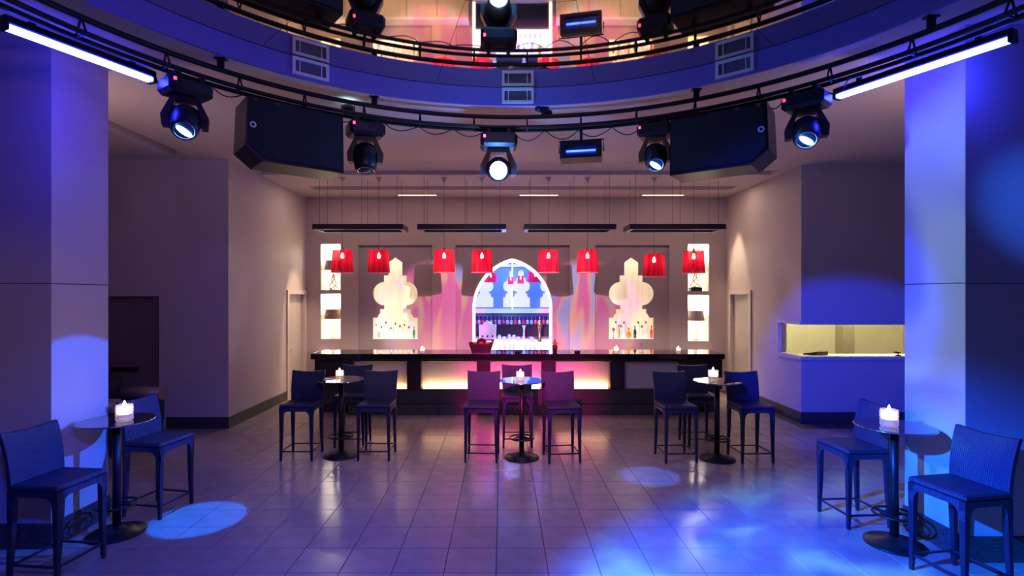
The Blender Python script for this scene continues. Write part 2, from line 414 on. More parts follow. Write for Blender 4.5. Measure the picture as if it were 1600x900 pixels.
def arch(cx, hw, top, spring, bot, n=20):
    """pointed arch"""
    Rr = []
    w_ = hw; h_ = top-spring; R0 = (w_*w_+h_*h_)/(2*w_)
    for i in range(n+1):
        a = math.asin(min(1, h_/R0))*i/n; Rr.append((cx+w_-R0+R0*math.cos(a), spring+R0*math.sin(a)))
    Rr[-1] = (cx, top)
    L = [(2*cx-x, z) for x, z in reversed(Rr[:-1])]
    return [(cx+hw, bot)]+Rr+L+[(cx-hw, bot)]
PY = YB+.06
ax = pxX(800.5, PY)
a_out = arch(ax, 62*PY/F, pxZ(404, PY), pxZ(482, PY), .3)
a_in = arch(ax, 57.8*PY/F, pxZ(409.5, PY), pxZ(482, PY), .3)
min_l, min_r = minaret(617.5), minaret(986.5)
def inset(p): return rect(p[0][0]-.02, p[1][0]+.02, .28, p[2][1]+.02)
MB().prism(inset(panels[0]), [min_l], mXZ, PY, PY+.05).build('recessed_panel', M_panel, wb)
MB().prism(inset(panels[2]), [min_r], mXZ, PY, PY+.05).build('recessed_panel', M_panel, wb)
po = inset(panels[1]); ab = [(x, max(z, .32)) for x, z in a_out]
MB().prism(po, [ab], mXZ, PY, PY+.05).build('recessed_panel', M_panel, wb)
# glowing arch surround
fr = MB(); n_ = len(a_out); ao = [(x, max(z, .32)) for x, z in a_out]; ai = [(x, max(z, .32)) for x, z in a_in]
vv = [(x, PY-.012, z) for x, z in ao]+[(x, PY-.012, z) for x, z in ai]+[(x, PY+.012, z) for x, z in ao]+[(x, PY+.012, z) for x, z in ai]
ff = []
for i in range(n_-1):
    ff += [(i, i+1, n_+i+1, n_+i), (2*n_+i, 3*n_+i, 3*n_+i+1, 2*n_+i+1), (n_+i, n_+i+1, 3*n_+i+1, 3*n_+i), (i, 2*n_+i, 2*n_+i+1, i+1)]
fr.add(vv, ff)
o = fr.build('arch_surround', M_archled, wb); o['label'] = 'glowing white pointed arch surround'
rv = MB(); rv.add([(x, PY+.0125, z) for x, z in ai]+[(x, PY+.12, z) for x, z in ai]+[(x, PY+.0125, z) for x, z in ao]+[(x, PY+.12, z) for x, z in ao],
    [(i, i+1, n_+i+1, n_+i) for i in range(n_-1)]+[(2*n_+i, 3*n_+i, 3*n_+i+1, 2*n_+i+1) for i in range(n_-1)]+[(n_+i, n_+i+1, 3*n_+i+1, 3*n_+i) for i in range(n_-1)])
rv.build('arch_reveal', M_panel, wb)

def niche_box(name, u0, u1, v0, v1, y0, depth, mback, parent):
    """open-fronted lining behind an opening"""
    b = MB(); t = .012
    b.box(u0-t, u0, y0, y0+depth, v0-t, v1+t); b.box(u1, u1+t, y0, y0+depth, v0-t, v1+t)
    b.box(u0, u1, y0, y0+depth, v1, v1+t)
    o = b.build(name, M_niche, parent)
    MB().box(u0-t, u1+t, y0+depth, y0+depth+t, v0-t, v1+t).build('niche_back', mback, parent)
    return o
for ml in (min_l, min_r):
    xs = [p[0] for p in ml]; zs = [p[1] for p in ml]
    u0, u1, v0, v1 = min(xs), max(xs), min(zs), max(zs)
    niche_box('niche_lining', u0-.06, u1+.06, v0-.03, v1+.08, PY+.05, .34, M_curtain, wb)
    MB().box(u0-.06, u1+.06, PY+.052, PY+.388, v0-.028, v0-.001).build('light_shelf', M_glow, wb)
    area('niche_light', ((u0+u1)/2, PY+.09, v1+.02), ((u0+u1)/2, PY+.3, v0), (1, .84, .62), 4, u1-u0, .05)
    for sx, x in ((1, u0-.04), (-1, u1+.04)):
        area('niche_light', (x, PY+.08, (v0+v1)/2), (x+sx*.5, PY+.36, (v0+v1)/2), (1, .86, .64), (4 if sx > 0 else 1.8), .05, v1-v0)
NI = []
for p in niches:
    u0, u1, v0, v1 = p[0][0], p[1][0], p[0][1], p[2][1]
    niche_box('niche_lining', u0, u1, v0, v1, YB+.06, .32, M_glow, wb)
    MB().box(u0-.01, u1+.01, YB+.001, YB+.38, v0-.03, v0-.0005).build('niche_shelf', M_niche, wb)
    area('niche_light', ((u0+u1)/2, YB+.16, v1-.01), ((u0+u1)/2, YB+.2, v0), (1, .88, .66), 14, .3, .15)
    NI.append((u0, u1, v0, v1))

# --- back-bar room seen through the arch, its mirror images built as solid shapes
BY = 13.7
bx0, bx1 = ax-1.6, ax+1.6
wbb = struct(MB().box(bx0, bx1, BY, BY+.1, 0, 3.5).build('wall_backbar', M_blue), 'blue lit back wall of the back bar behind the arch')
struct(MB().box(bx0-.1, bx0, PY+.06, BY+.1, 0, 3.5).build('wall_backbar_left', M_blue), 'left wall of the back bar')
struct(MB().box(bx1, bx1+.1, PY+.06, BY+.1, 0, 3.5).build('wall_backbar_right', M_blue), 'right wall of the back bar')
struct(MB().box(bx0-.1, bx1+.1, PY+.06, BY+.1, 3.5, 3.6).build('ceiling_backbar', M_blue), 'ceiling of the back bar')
MB().box(bx0, bx1, PY+.06, BY, -.1, -.004).build('backbar_floor', M_grout, wbb)
for cx, half in ((757, 0), (800, -1), (814, 0), (858, 0)):
    pts = minaret(cx, 421, .42*1, BY, half)
    s2 = 59/127.5/.42
    X0, Z0 = pxX(cx, BY), pxZ(421, BY)
    pts = [(X0+(x-X0)*.94, Z0+(z-Z0)*s2) for x, z in pts]
    if cx == 814:
        pts = [(max(x, pxX(801.6, BY)), z) for x, z in pts]
        q = []
        for p in pts:
            if not q or (abs(q[-1][0]-p[0])+abs(q[-1][1]-p[1]) > 1e-4): q.append(p)
        pts = q
    o = MB().prism(pts, [], mXZ, BY-.03, BY-.004).build('mirrored_minaret', M_glowb, wbb); o['label'] = 'white glowing shape for a mirrored minaret niche'  # glowing shape stands in for a minaret niche seen in a mirror
MB().box(pxX(800.6, BY)-.012, pxX(800.6, BY)+.012, BY-.06, BY-.005, pxZ(482, BY), 3.2).build('corner_strip', M_archled, wbb)
MB().box(bx0, bx1, BY-.08, BY-.004, pxZ(423, BY)+.1, pxZ(419, BY)+.1).build('cornice', M_glowb, wbb)
MB().box(bx0, bx1, BY-.16, BY-.004, pxZ(489, BY), pxZ(482, BY)).build('ledge', M_white, wbb)
MB().box(bx0, bx1, BY-.12, BY-.004, 1.0, pxZ(489, BY)-.002).build('dark_splashback', M_navy, wbb)
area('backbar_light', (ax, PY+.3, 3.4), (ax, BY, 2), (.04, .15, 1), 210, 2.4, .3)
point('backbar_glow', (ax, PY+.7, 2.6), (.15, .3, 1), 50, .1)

# --- side walls. left: door at the far end; block face with dark door
dl0, dl1 = 11.02, 11.9; DH = 2.2
wl = struct(MB().prism([(YL, 0), (dl0, 0), (dl0, DH), (dl1, DH), (dl1, 0), (YB+.06, 0), (YB+.06, HC), (YL, HC)], [], mYZ, XL-.14, XL).build('wall_left', M_wall), 'warm taupe side wall left of the bar')
bd0, bd1 = pxX(160, YL), pxX(250, YL)
wlb = struct(MB().prism([(-7.5, 0), (bd0, 0), (bd0, DH-.03), (bd1, DH-.03), (bd1, 0), (XL-.14, 0), (XL-.14, HC), (-7.5, HC)], [], mXZ, YL, YL+.14).build('wall_left_block', M_wall), 'wall facing the dance floor with a dark doorway')
# right: booth opening wraps round the corner
wy = 9.72; wz0, wz1 = 1.13, 1.68
dr0, dr1 = 10.86, 11.74
wr = struct(MB().prism([(YR, 0), (dr0, 0), (dr0, DH), (dr1, DH), (dr1, 0), (YB+.06, 0), (YB+.06, HC), (YR, HC), (YR, wz1), (wy, wz1), (wy, wz0), (YR, wz0)], [], mYZ, XR, XR+.14).build('wall_right', M_wall), 'warm taupe side wall right of the bar with booth opening')
wrb = MB(); wrb.box(XR+.14, 8.9, YR, YR+.14, 0, wz0); wrb.box(XR+.14, 8.9, YR, YR+.14, wz1, HC)
wrb = struct(wrb.build('wall_right_block', M_wall), 'blue lit wall of the booth below and above the opening')
struct(MB().box(-7.6, -7.45, -3, YL+.14, 0, HC).build('wall_far_left', M_wall), 'side wall of the left alcove')
struct(MB().box(8.85, 9, -3, 12.2, 0, HC).build('wall_far_right', M_wall), 'side wall of the right alcove')
struct(MB().box(-7.6, 9, -3.1, -3, 0, HC+.3).build('wall_front', M_wall), 'wall facing the bar across the dance floor')
# booth interior
bi = MB(); bi.box(XR+.14, 8.85, 11.6, 11.7, 0, HC-.001); bi.box(XR+.141, XR+.15, wy+.01, 11.6, 0, 3); bi.box(XR+.14, 8.85, YR+.15, 11.6, 3.0, 3.05)
booth = struct(bi.build('wall_booth', M_yel), 'pale yellow wall inside the lit booth')
MB().box(6.85, 7.08, 10.55, 10.8, 0, 2.999).build('booth_column', M_yelc, booth)
MB().box(XR+.14, 8.8, YR+.142, YR+.6, wz0-.05, wz0-.015).build('booth_shelf', M_white, booth)
area('booth_light', (6.8, 10.2, 2.98), (6.8, 10.3, 0), (1, .92, .58), 95, 1.2, .3)
# booth opening: sill, casing and panes
w1 = MB()
w1.prism([(XR-.035, YR-.035), (8.8, YR-.035), (8.8, YR-.001), (XR-.001, YR-.001), (XR-.001, wy+.06), (XR-.035, wy+.06)], [], mXY, wz0-.055, wz0+.004)
w1.prism([(XR-.0005, YR-.0005), (8.8, YR-.0005), (8.8, YR+.16), (XR+.16, YR+.16), (XR+.16, wy-.001), (XR-.0005, wy-.001)], [], mXY, wz0+.0005, wz0+.004)
w1.box(XR-.025, XR-.001, YR-.0, wy+.06, wz1, wz1+.055); w1.box(XR-.025, XR-.001, wy, wy+.06, wz0+.0045, wz1-.0005)
win = struct(w1.build('window_1', M_trim), 'corner opening of the booth with pale sill and glass')
M_pane = mat('window_pane', (1, 1, 1), .0, trans=1, ior=1.01, var=.02)
MB().box(XR+.06, XR+.068, YR+.075, wy, wz0+.0045, wz1).build('pane', M_pane, win)
MB().box(XR+.07, 8.8, YR+.06, YR+.068, wz0+.0045, wz1).build('pane', M_pane, win)
# doors
def door_side(name, X, sgn, y0, y1, label):
    d = struct(MB().box(min(X-sgn*.10, X-sgn*.06), max(X-sgn*.10, X-sgn*.06), y0+.005, y1-.005, .006, DH-.005).build(name, M_door), label)
    c = MB(); a, b = (X+sgn*.001, X+sgn*.03)
    lo, hi = min(a, b), max(a, b)
    c.box(lo, hi, y0-.09, y0, 0, DH+.09); c.box(lo, hi, y1, y1+.085, 0, DH+.09); c.box(lo, hi, y0, y1, DH, DH+.09)
    c.build('door_casing', M_trim, d)
    h = MB(); hx = X-sgn*.06
    h.tube([(hx, y0+.08, 1.02), (hx+sgn*.05, y0+.08, 1.02), (hx+sgn*.05, y0+.2, 1.02)], .009)
    h.build('door_handle', M_chrome, d)
    return d
door_side('door_1', XL, 1, dl0, dl1, 'warm lit pale door in the left side wall beside the bar')
door_side('door_2', XR, -1, dr0, dr1, 'pale door in the right side wall beside the bar')
d3 = struct(MB().box(bd0+.005, bd1-.005, YL+.07, YL+.11, .006, DH-.04).build('door_3', M_ddoor), 'dark door in the wall behind the lounge chair')
c = MB(); c.box(bd1, bd1+.11, YL-.025, YL-.001, 0, DH+.06); c.box(bd0-.1, bd1, YL-.025, YL-.001, DH-.03, DH+.06); c.build('door_casing', M_wall, d3)
MB().box(bd0+.1, bd1-.4, YL+.03, YL+.069, .93, 1.0).build('push_bar', M_black, d3)
spot('door_fill', (XL+1.1, 11.1, HC-.03), (XL, 11.45, 1.25), (1, .7, .45), 420, 30, .5, .03)  # warm spots added to light the doors, without a fixture
spot('door_fill', (XR-.4, 11.35, HC-.03), (XR-.02, 11.45, 1.2), (1, .72, .48), 300, 38, .6, .03)
# skirting
BBH = .185
struct(MB().box(XL+.001, XL+.02, YL-.02, dl0-.09, 0, BBH).build('baseboard_left', M_stone), 'dark stone skirting on the left side wall')
struct(MB().box(bd1+.11, XL+.0005, YL-.02, YL-.001, 0, BBH).build('baseboard_left_block', M_stone), 'dark stone skirting below the doorway wall')
struct(MB().box(XR-.02, XR-.001, YR-.02, dr0-.09, 0, BBH).build('baseboard_right', M_stone), 'dark stone skirting on the right side wall')
struct(MB().box(XR-.0005, 8.8, YR-.02, YR-.001, 0, BBH).build('baseboard_right_block', M_stone), 'dark stone skirting below the booth wall')
# pillars: clad in two courses
def pillar(name, x0, x1, y0, y1, label):
    p = struct(MB().box(x0+.012, x1-.012, y0+.012, y1-.012, 0, HC-.001).build(name, M_grout), label)
    MB().box(x0, x1, y0, y1, .21, 2.29, bev=.004).build('cladding_panel', M_wall, p)
    MB().box(x0, x1, y0, y1, 2.296, HC-.001, bev=.004).build('cladding_panel', M_wall, p)
    MB().box(x0-.012, x1+.012, y0-.012, y1+.012, 0, .21, bev=.004).build('skirting', M_stone, p)
pillar('wall_pillar_left', -5.1, -3.91, 4.55, 5.21, 'broad pillar clad in pale panels beside the left bistro table')
pillar('wall_pillar_right', 3.8, 5.0, 4.31, 4.96, 'broad pillar washed bright blue beside the right bistro table')
for nm, X, Y, lab in (('pillar_fill_light', -4.6, 5.3, 'added ceiling fill light in a box behind the left pillar'), ('pillar_fill_light', 4.5, 5.05, 'added ceiling fill light in a box behind the right pillar')):
    o = thing(nm, lab, 'fill light', (X, Y, 2.9))  # unseen uplights added behind the pillars to brighten the ceiling
    MB().box(-.12, .12, -.085, .05, 0, .1, bev=.01).build('housing', M_black, o)
    MB().box(-.1, .1, -.06, .04, .1005, .104).build('lens', M_cstrip, o)
    child_light(area('ceiling_fill', (0, 0, .13), (0, .06, 2), (1, .7, .6), 10, .2, .1), o)
# ceiling strip lights near the back wall
for a, b in ((622, 682), (812, 872), (1004, 1068)):
    o = MB().box(pxX(a, 11.72), pxX(b, 11.72), 11.69, 11.76, HC-.012, HC-.001, bev=.003).build('strip_light', M_cstrip)
    tag(o, 'slim warm white strip light on the ceiling by the back wall', 'light', 'ceiling strip lights by the back wall')
for x in (-3.2, -.8, 1.6, 4.0):
    area('bar_ceiling_fill', (x, 10.7, HC-.02), (x, 10.9, 0), WARM, 15, 1.6, .2)  # unseen area lights added over the bar, apart from the strips

# ================================================================== TRUSS AND STAGE GEAR
def ring_pt(r, a): return Vector((CX+r*math.sin(a), CY+r*math.cos(a), 0))
def ring_angle(px, r=RT):
    lo, hi = -1.5, 1.5
    f = lambda a: VX+F*ring_pt(r, a).x/max(ring_pt(r, a).y, .2)
    for _ in range(50):
        m = (lo+hi)/2
        if f(m) < px: lo = m
        else: hi = m
    return (lo+hi)/2
tr = thing('lighting_truss', 'black circular lighting truss hung below the round recess', 'truss', (CX, CY, 4.17))
HB, HT_ = 4.17, 4.31
def ring_tube(name, r, h, rad):
    MB().tube([(r*math.sin(2*PI*i/120), r*math.cos(2*PI*i/120), h-4.17) for i in range(120)], rad, 8, True).build(name, M_black, tr)
ring_tube('top_tube', RT, HT_, .026); ring_tube('bottom_tube', RT-.07, HB, .022); ring_tube('bottom_tube', RT+.07, HB+.002, .022)
for i in range(36):
    a = 2*PI*i/36+.04; r = lambda q: (q*math.sin(a), q*math.cos(a))
    m = MB(); m.tube([r(RT-.07)+(0,), r(RT)+(.14,)], .009, 6); m.tube([r(RT+.07)+(0,), r(RT)+(.14,)], .009, 6); m.tube([r(RT-.07)+(0,), r(RT+.07)+(0,)], .009, 6)
    m.build('lattice_brace', M_black, tr)
for px in (345, 585, 850, 1088, 1455):
    a = ring_angle(px)
    for s_ in (0,):
        m = MB(); x, y = RT*math.sin(a), RT*math.cos(a); m.box(x-.03, x+.03, y-.012, y+.012, .14, .249); m.box(x-.05, x+.05, y-.03, y+.03, .235, .2495); m.build('ceiling_hanger', M_black, tr)
# cables along the truss
def cable(a0, a1, r=RT, h=4.165, sag=.05, waves=5):
    pts = []
    for i in range(41):
        t = i/40; a = a0+(a1-a0)*t; p = ring_pt(r+.03*math.sin(t*17), a)
        pts.append((p.x-CX, p.y-CY, h-4.17-sag*abs(math.sin(t*PI*waves))-.03))
    MB().tube(pts, .006, 5).build('cable', M_black, tr)
cable(ring_angle(330), ring_angle(560))
cable(ring_angle(600), ring_angle(760), sag=.06, waves=3)
cable(ring_angle(800), ring_angle(1010), sag=.1, waves=4)
cable(ring_angle(1190), ring_angle(1330), sag=.09, waves=3)

def moving_head(px, target, lens_mat, label, scale=1.0, lens_r=.085, core=None):
    a = ring_angle(px); p = ring_pt(RT, a); top = 4.15
    root = thing('moving_head_light', label, 'stage light', (p.x, p.y, top-.6*scale), 0, 'moving head lights on the truss')
    S = scale; zt = .6*S
    Rz = Matrix.Rotation(-a, 4, 'Z')
    b = MB(); b.box(-.2*S, .2*S, -.15*S, .15*S, zt-.21*S, zt-.05*S, Rz, bev=.035*S)
    bs = b.build('base', M_blackp, root)
    for s_ in (-.11, .11): MB().box(s_*S-.02, s_*S+.02, -.1, .1, zt-.05*S, zt-.002, Rz).build('clamp', M_black, bs)
    MB().box(-.17*S, -.145*S, -.156*S, -.149*S, zt-.12*S, zt-.09*S, Rz).build('status_light', M_redled, bs)
    # yoke: two bent arms turned towards the target
    hc = Vector((p.x, p.y, top-.6*S+.17*S)); d = (Vector(target)-hc).normalized()
    az = -math.atan2(p.x, p.y)*.8
    Ry = Matrix.Rotation(az, 4, 'Z')
    prof = [(-.115, .40), (.115, .40), (.125, .36), (.2, .2), (.19, .10), (.135, .10), (.13, .2), (.085, .345), (-.085, .345), (-.13, .2), (-.135, .10), (-.19, .10), (-.2, .2), (-.125, .36)]
    MB().prism([(u*S, v*S) for u, v in prof], [], lambda u, v, t: tuple(Ry @ Vector((u, t, v))), -.06*S, .06*S).build('yoke', M_blackp, root)
    # head body along local -Z towards target
    q = d.to_track_quat('-Z', 'Y').to_matrix().to_4x4(); T = Matrix.Translation(Vector((0, 0, .17*S))) @ q
    pr = [(.0, .16), (.06, .155), (.105, .125), (.128, .07), (.132, -.04), (.125, -.12), (.108, -.165), (.098, -.17)]
    h = MB().lathe([(r*S, z*S) for r, z in pr], 28, T, cap=False).build('head', M_blackp, root)
    MB().lathe([(.098*S, -.17*S), (.09*S, -.176*S), (lens_r*S, -.168*S)], 28, T, cap=False).build('bezel', M_chrome, h)
    MB().lathe([(.0001, -.175*S), (.04*S, -.173*S), (lens_r*S, -.166*S)], 28, T, cap=False).build('lens', lens_mat, h)
    if core:
        K = T @ Matrix.Rotation(core, 4, 'Z')
        MB().prism([(.078*S*math.cos(t*PI/8), .03*S*math.sin(t*PI/8)) for t in range(16)], [], lambda u, v, t: tuple(K @ Vector((u, v, t))), -.184*S, -.1765*S).build('lamp_core', M_lens, h)
    fin = MB()
    for k in range(4): fin.lathe([(.128*S, (.0+.022*k)*S), (.134*S, (.004+.022*k)*S), (.134*S, (.01+.022*k)*S), (.128*S, (.014+.022*k)*S)], 28, T, cap=False)
    fin.build('cooling_fins', M_black, h)
    return root
moving_head(290, (-1.75, 2.4, .9), M_lens_off, 'black moving head light with lit lens between tube light and loudspeaker', .93, core=.7)
moving_head(571, (-1.25, 5.1, 0), M_lens_off, 'black moving head light unlit and pointing down beside the left loudspeaker', .98)
moving_head(779, (.0, -.5, 1.7), M_lens_hot, 'moving head light with glaring blue white lens above the bar centre', 1.08, .1)
moving_head(1024, (1.05, 3.4, .6), M_lens_off, 'black moving head light with lit lens next to the right loudspeaker', .93, core=.7)
moving_head(1260, (1.5, 2.5, .9), M_lens_off, 'glossy moving head light with lit lens next to the right tube light', .93, core=.7)
point('lens_glow', tuple(ring_pt(RT-.33, ring_angle(779))+Vector((0, 0, 3.5))), (.08, .3, 1), 60, .06)

def speaker(px, mirror, label):
    a = ring_angle(px); p = ring_pt(RT, a); zt = 4.1
    root = thing('loudspeaker', label, 'loudspeaker', (p.x, p.y, zt-.62), -a, 'loudspeakers on the truss')
    s_ = -1 if mirror else 1; W = .47
    pr = [(-W, .60), (W, .60), (W+.01, .0), (-W+.14, .0), (-W-.02, .13)]
    pr = [(u*s_, v) for u, v in pr]
    MB().prism(pr, [], mXZ, -.2, .24).build('cabinet', M_blackp, root)
    pg = [(u*.95, .03+v*.9) for u, v in pr]
    gr = MB().prism(pg, [], mXZ, -.215, -.2001).build('grille', M_grille, root)
    for u in (-.28, .28): MB().box(u-.02, u+.02, -.03, .03, .6, .66).build('bracket', M_black, root)
    M_ = Matrix.Translation((-s_*W*.9, -.216, .33)) @ Matrix.Rotation(PI/2, 4, 'X')
    MB().lathe([(.016, 0), (.03, 0), (.03, .004), (.016, .004), (.016, 0)], 20, M_, cap=False).build('badge', M_white, gr)
    for u in (-.4, -.2): MB().box(u*s_-.018, u*s_+.018, -.222, -.19, .555, .585).build('corner_clip', M_chrome, gr)
    return root
speaker(455, False, 'big black loudspeaker hung between the lit and the unlit moving heads')
speaker(1127, True, 'big black loudspeaker hung between the two right moving heads')

def led_bar(p0, p1, label):
    p0, p1 = Vector(p0), Vector(p1); mid = (p0+p1)/2; d = p1-p0; L = d.length; az = math.atan2(d.y, d.x)
    root = thing('tube_light', label, 'tube light', mid, az, 'ultraviolet tube lights on the truss')
    MB().box(-L/2-.03, L/2+.03, -.045, .05, .02, .075, bev=.008).build('housing', M_black, root)
    T = Matrix.Rotation(PI/2, 4, 'Y')
    for y in (-.022, .024):
        MB().tube([(-L/2, y, 0), (L/2, y, 0)], .019, 10).build('tube', M_tube, root)
    MB().box(-L/2-.03, -L/2, -.045, .05, -.025, .02).build('end_cap', M_black, root); MB().box(L/2, L/2+.03, -.045, .05, -.025, .02).build('end_cap', M_black, root)
    for u in (-.35, .35): MB().box(u*L-.015, u*L+.015, -.02, .02, .07, .12).build('hook', M_black, root)
    return root
led_bar((-3.49, 3.69, 4.08), (-3.085, 4.60, 4.08), 'glowing violet tube light in front of the left pillar')
led_bar((3.195, 4.99, 4.08), (3.75, 3.876, 4.08), 'glowing violet tube light in front of the right pillar')

# blacklight flood
a = ring_angle(908); p = ring_pt(RT, a)
fl = thing('flood_lamp', 'black rectangular ultraviolet flood lamp hung from the truss', 'flood lamp', (p.x, p.y, 3.76), -a)
tilt = Matrix.Translation((0, 0, .11)) @ Matrix.Rotation(math.radians(-12), 4, 'X')
b = MB(); b.prism(rect(-.24, .24, -.11, .11), [rect(-.19, .19, -.075, .06)], lambda u, v, t: tuple(tilt @ Vector((u, t, v))), -.09, -.03); b.box(-.24, .24, -.03, .08, -.1, .1, tilt); b.build('housing', M_blackp, fl)
MB().box(-.188, .188, -.034, -.031, -.073, .058, tilt).build('reflector', mat('blue_reflector', (.08, .08, .5), .2, .6, var=.1), fl)
tl = tilt @ Vector((0, -.05, -.005))
MB().tube([(-.17, tl.y, tl.z), (.17, tl.y, tl.z)], .012, 8).build('tube', emat('uv_dim', (.05, .2, 1), 2.5), fl)
b = MB(); b.tube([(-.26, 0, .11), (-.26, 0, .25), (.26, 0, .25), (.26, 0, .11)], .008, 6); b.tube([(0, 0, .25), (0, 0, .41)], .016, 8); b.build('bracket', M_black, fl)
# small camera on the truss
a = ring_angle(850); p = ring_pt(RT-.0, a)
sc = thing('security_camera', 'small black camera clamped on top of the truss', 'camera', (p.x, p.y, 4.337), -a+.5)
T = Matrix.Translation((0, 0, .045)) @ Matrix.Rotation(PI/2+.15, 4, 'Y')
MB().lathe([(.0, -.11), (.03, -.11), (.036, -.06), (.034, .06), (.026, .1), (0, .1)], 14, T).build('body', M_blackp, sc)
MB().box(-.015, .015, -.02, .02, -.002, .03).build('mount', M_black, sc)
# blue can behind the truss
a = ring_angle(553); p = ring_pt(RT+.28, a)
pc = thing('uplight', 'small blue up light on the ceiling behind the truss', 'stage light', (p.x, p.y, HC-.16), -a)
MB().lathe([(.05, 0), (.065, .02), (.07, .1), (.06, .1), (.055, .03)], 18, cap=False).build('can', M_black, pc)
MB().lathe([(.0001, .07), (.058, .07)], 18, cap=False).build('lens', M_lens_hot, pc)
b = MB(); b.tube([(-.075, 0, .05), (-.075, 0, .159), (.075, 0, .159), (.075, 0, .05)], .006, 6); b.build('bracket', M_black, pc)

# vents on the fascia
vt = None
for px in (485, 809, 1148):
    a = ring_angle(px, RF-.03); p = ring_pt(RF-.034, a)
    if vt is None:
        vt = thing('vent_grille', 'white framed vent grille on the fascia above the unlit moving head', 'vent', (p.x, p.y, HC+.0), -a, 'vents on the ceiling recess fascia')
        v_ = MB(); v_.prism(rect(-.185, .185, .012, .19), [rect(-.155, .155, .042, .16)], mXZ, -.024, .01); v_.build('frame', M_white, vt)
        MB().box(-.155, .155, -.006, .008, .042, .16).build('mesh', M_mesh, vt)
        for u in (-.11, .11): MB().box(u-.005, u+.005, -.014, -.006, .042, .16).build('bar', M_white, vt)
    else: dup(vt, (p.x, p.y, HC), -a, 'white framed vent grille on the fascia above the glowing moving head' if px == 809 else 'white framed vent grille on the fascia above the loudspeaker by the glossy moving head')

# ================================================================== BAR
BYF = 9.6
bar = thing('bar_counter', 'long dark bar with glowing front panels below the pendant lamps', 'bar', (.3, 9.7, 0))
def bb(name, m, x0, x1, y0, y1, z0, z1, bev=.004): return MB().box(x0-.3, x1-.3, y0-9.7, y1-9.7, z0, z1, bev=bev).build(name, m, bar)
q = lambda x: pxX(x, 9.68)
bx0, bx1 = pxX(485, BYF), pxX(1133, BYF)
bb('countertop', M_top, bx0, bx1, 9.6, 10.35, 1.01, 1.11, .008)
bb('body', M_wood, bx0+.1, bx1-.1, 9.80, 10.2, .0, 1.01)
bb('footstep', M_stone, bx0+.7, bx1-.7, 9.56, 9.8, 0, .18)
bb('plinth', M_stone, bx0+.1, bx1-.1, 9.70, 9.8, .18, .45)
for a, b in ((492, 552), (636, 658), (745, 766), (846, 868), (953, 976), (1062, 1128)):
    bb('post', M_wood, q(a), q(b), 9.66, 9.8, .45, 1.01)
bb('fascia_rail', M_wood, q(552), q(1062), 9.72, 9.8, .955, 1.009)
for a, b, lit in ((552, 636, 1), (658, 745, 2), (766, 846, 2), (868, 953, 2), (976, 1062, 0)):
    fp_ = bb('front_panel', M_bpanel, q(a), q(b), 9.775, 9.8, .45, .955)
    if lit:
        bb('light_strip', M_strip, q(a)+.02, q(b)-.02, 9.735, 9.765, .4505, .465, .003).parent = fp_
        ar = area('panel_glow', ((q(a)+q(b))/2, 9.735, .475), ((q(a)+q(b))/2, 9.79, .95), (1, .6, .25), 7.5 if lit == 2 else 3, q(b)-q(a)-.06, .03)

for x0, x1, lab in ((-4.2, ax-1.0, 'pale low back counter under the left minaret niche'), (ax+1.0, 4.75, 'pale low back counter under the right minaret niche')):
    r = thing('back_counter', lab, 'counter', ((x0+x1)/2, 11.86, 0), 0, 'low counters along the back wall')
    L = x1-x0
    MB().box(-L/2, L/2, -.13, .135, 0, .86).build('cabinet', M_bpanel, r)
    MB().box(-L/2-.01, L/2+.01, -.16, .135, .861, .9, bev=.004).build('top', M_white, r)
    for k in range(1, 5): MB().box(-L/2+L*k/5-.004, -L/2+L*k/5+.004, -.134, -.1301, .06, .84).build('door_joint', M_wood, r)
for x in (-2.2, 2.6):
    area('under_bar_light', (x, 10.25, .98), (x, 11.7, .5), (1, .74, .5), 26, 2.4, .05)
# canopies: hung open frames
can = None
WIRES = []
CZ = 3.41
for (a, b), clab in zip(((488, 630), (652, 791), (819, 963), (984, 1134)), ('dark open frame hung on wires above the left lamp niches', 'dark open frame hung on wires just left of the arch', 'dark open frame hung on wires just right of the arch', 'dark open frame hung on wires above the right lamp niches')):
    x0, x1 = pxX(a, 9.72), pxX(b, 9.72); L = x1-x0
    r = thing('hanging_canopy', clab, 'canopy', ((x0+x1)/2, 9.98, CZ), 0, 'hanging frames above the bar')
    m = MB(); m.prism(rect(-L/2, L/2, -.27, .27), [rect(-L/2+.09, L/2-.09, -.18, .18)], mXY, 0, .095); m.build('frame', M_frame, r)
    lp = MB(); lp.prism(rect(-L/2+.03, L/2-.03, -.24, .24), [rect(-L/2+.07, L/2-.07, -.2, .2)], mXY, -.006, -.0005); lp.build('lip', M_trim, r)
    for u in (-L/2+.12, 0.06, L/2-.12):
        for v in (-.22, .22):
            MB().tube([(u, v, .095), (u, v, HC-CZ)], .0035, 5).build('wire', M_wire, r)

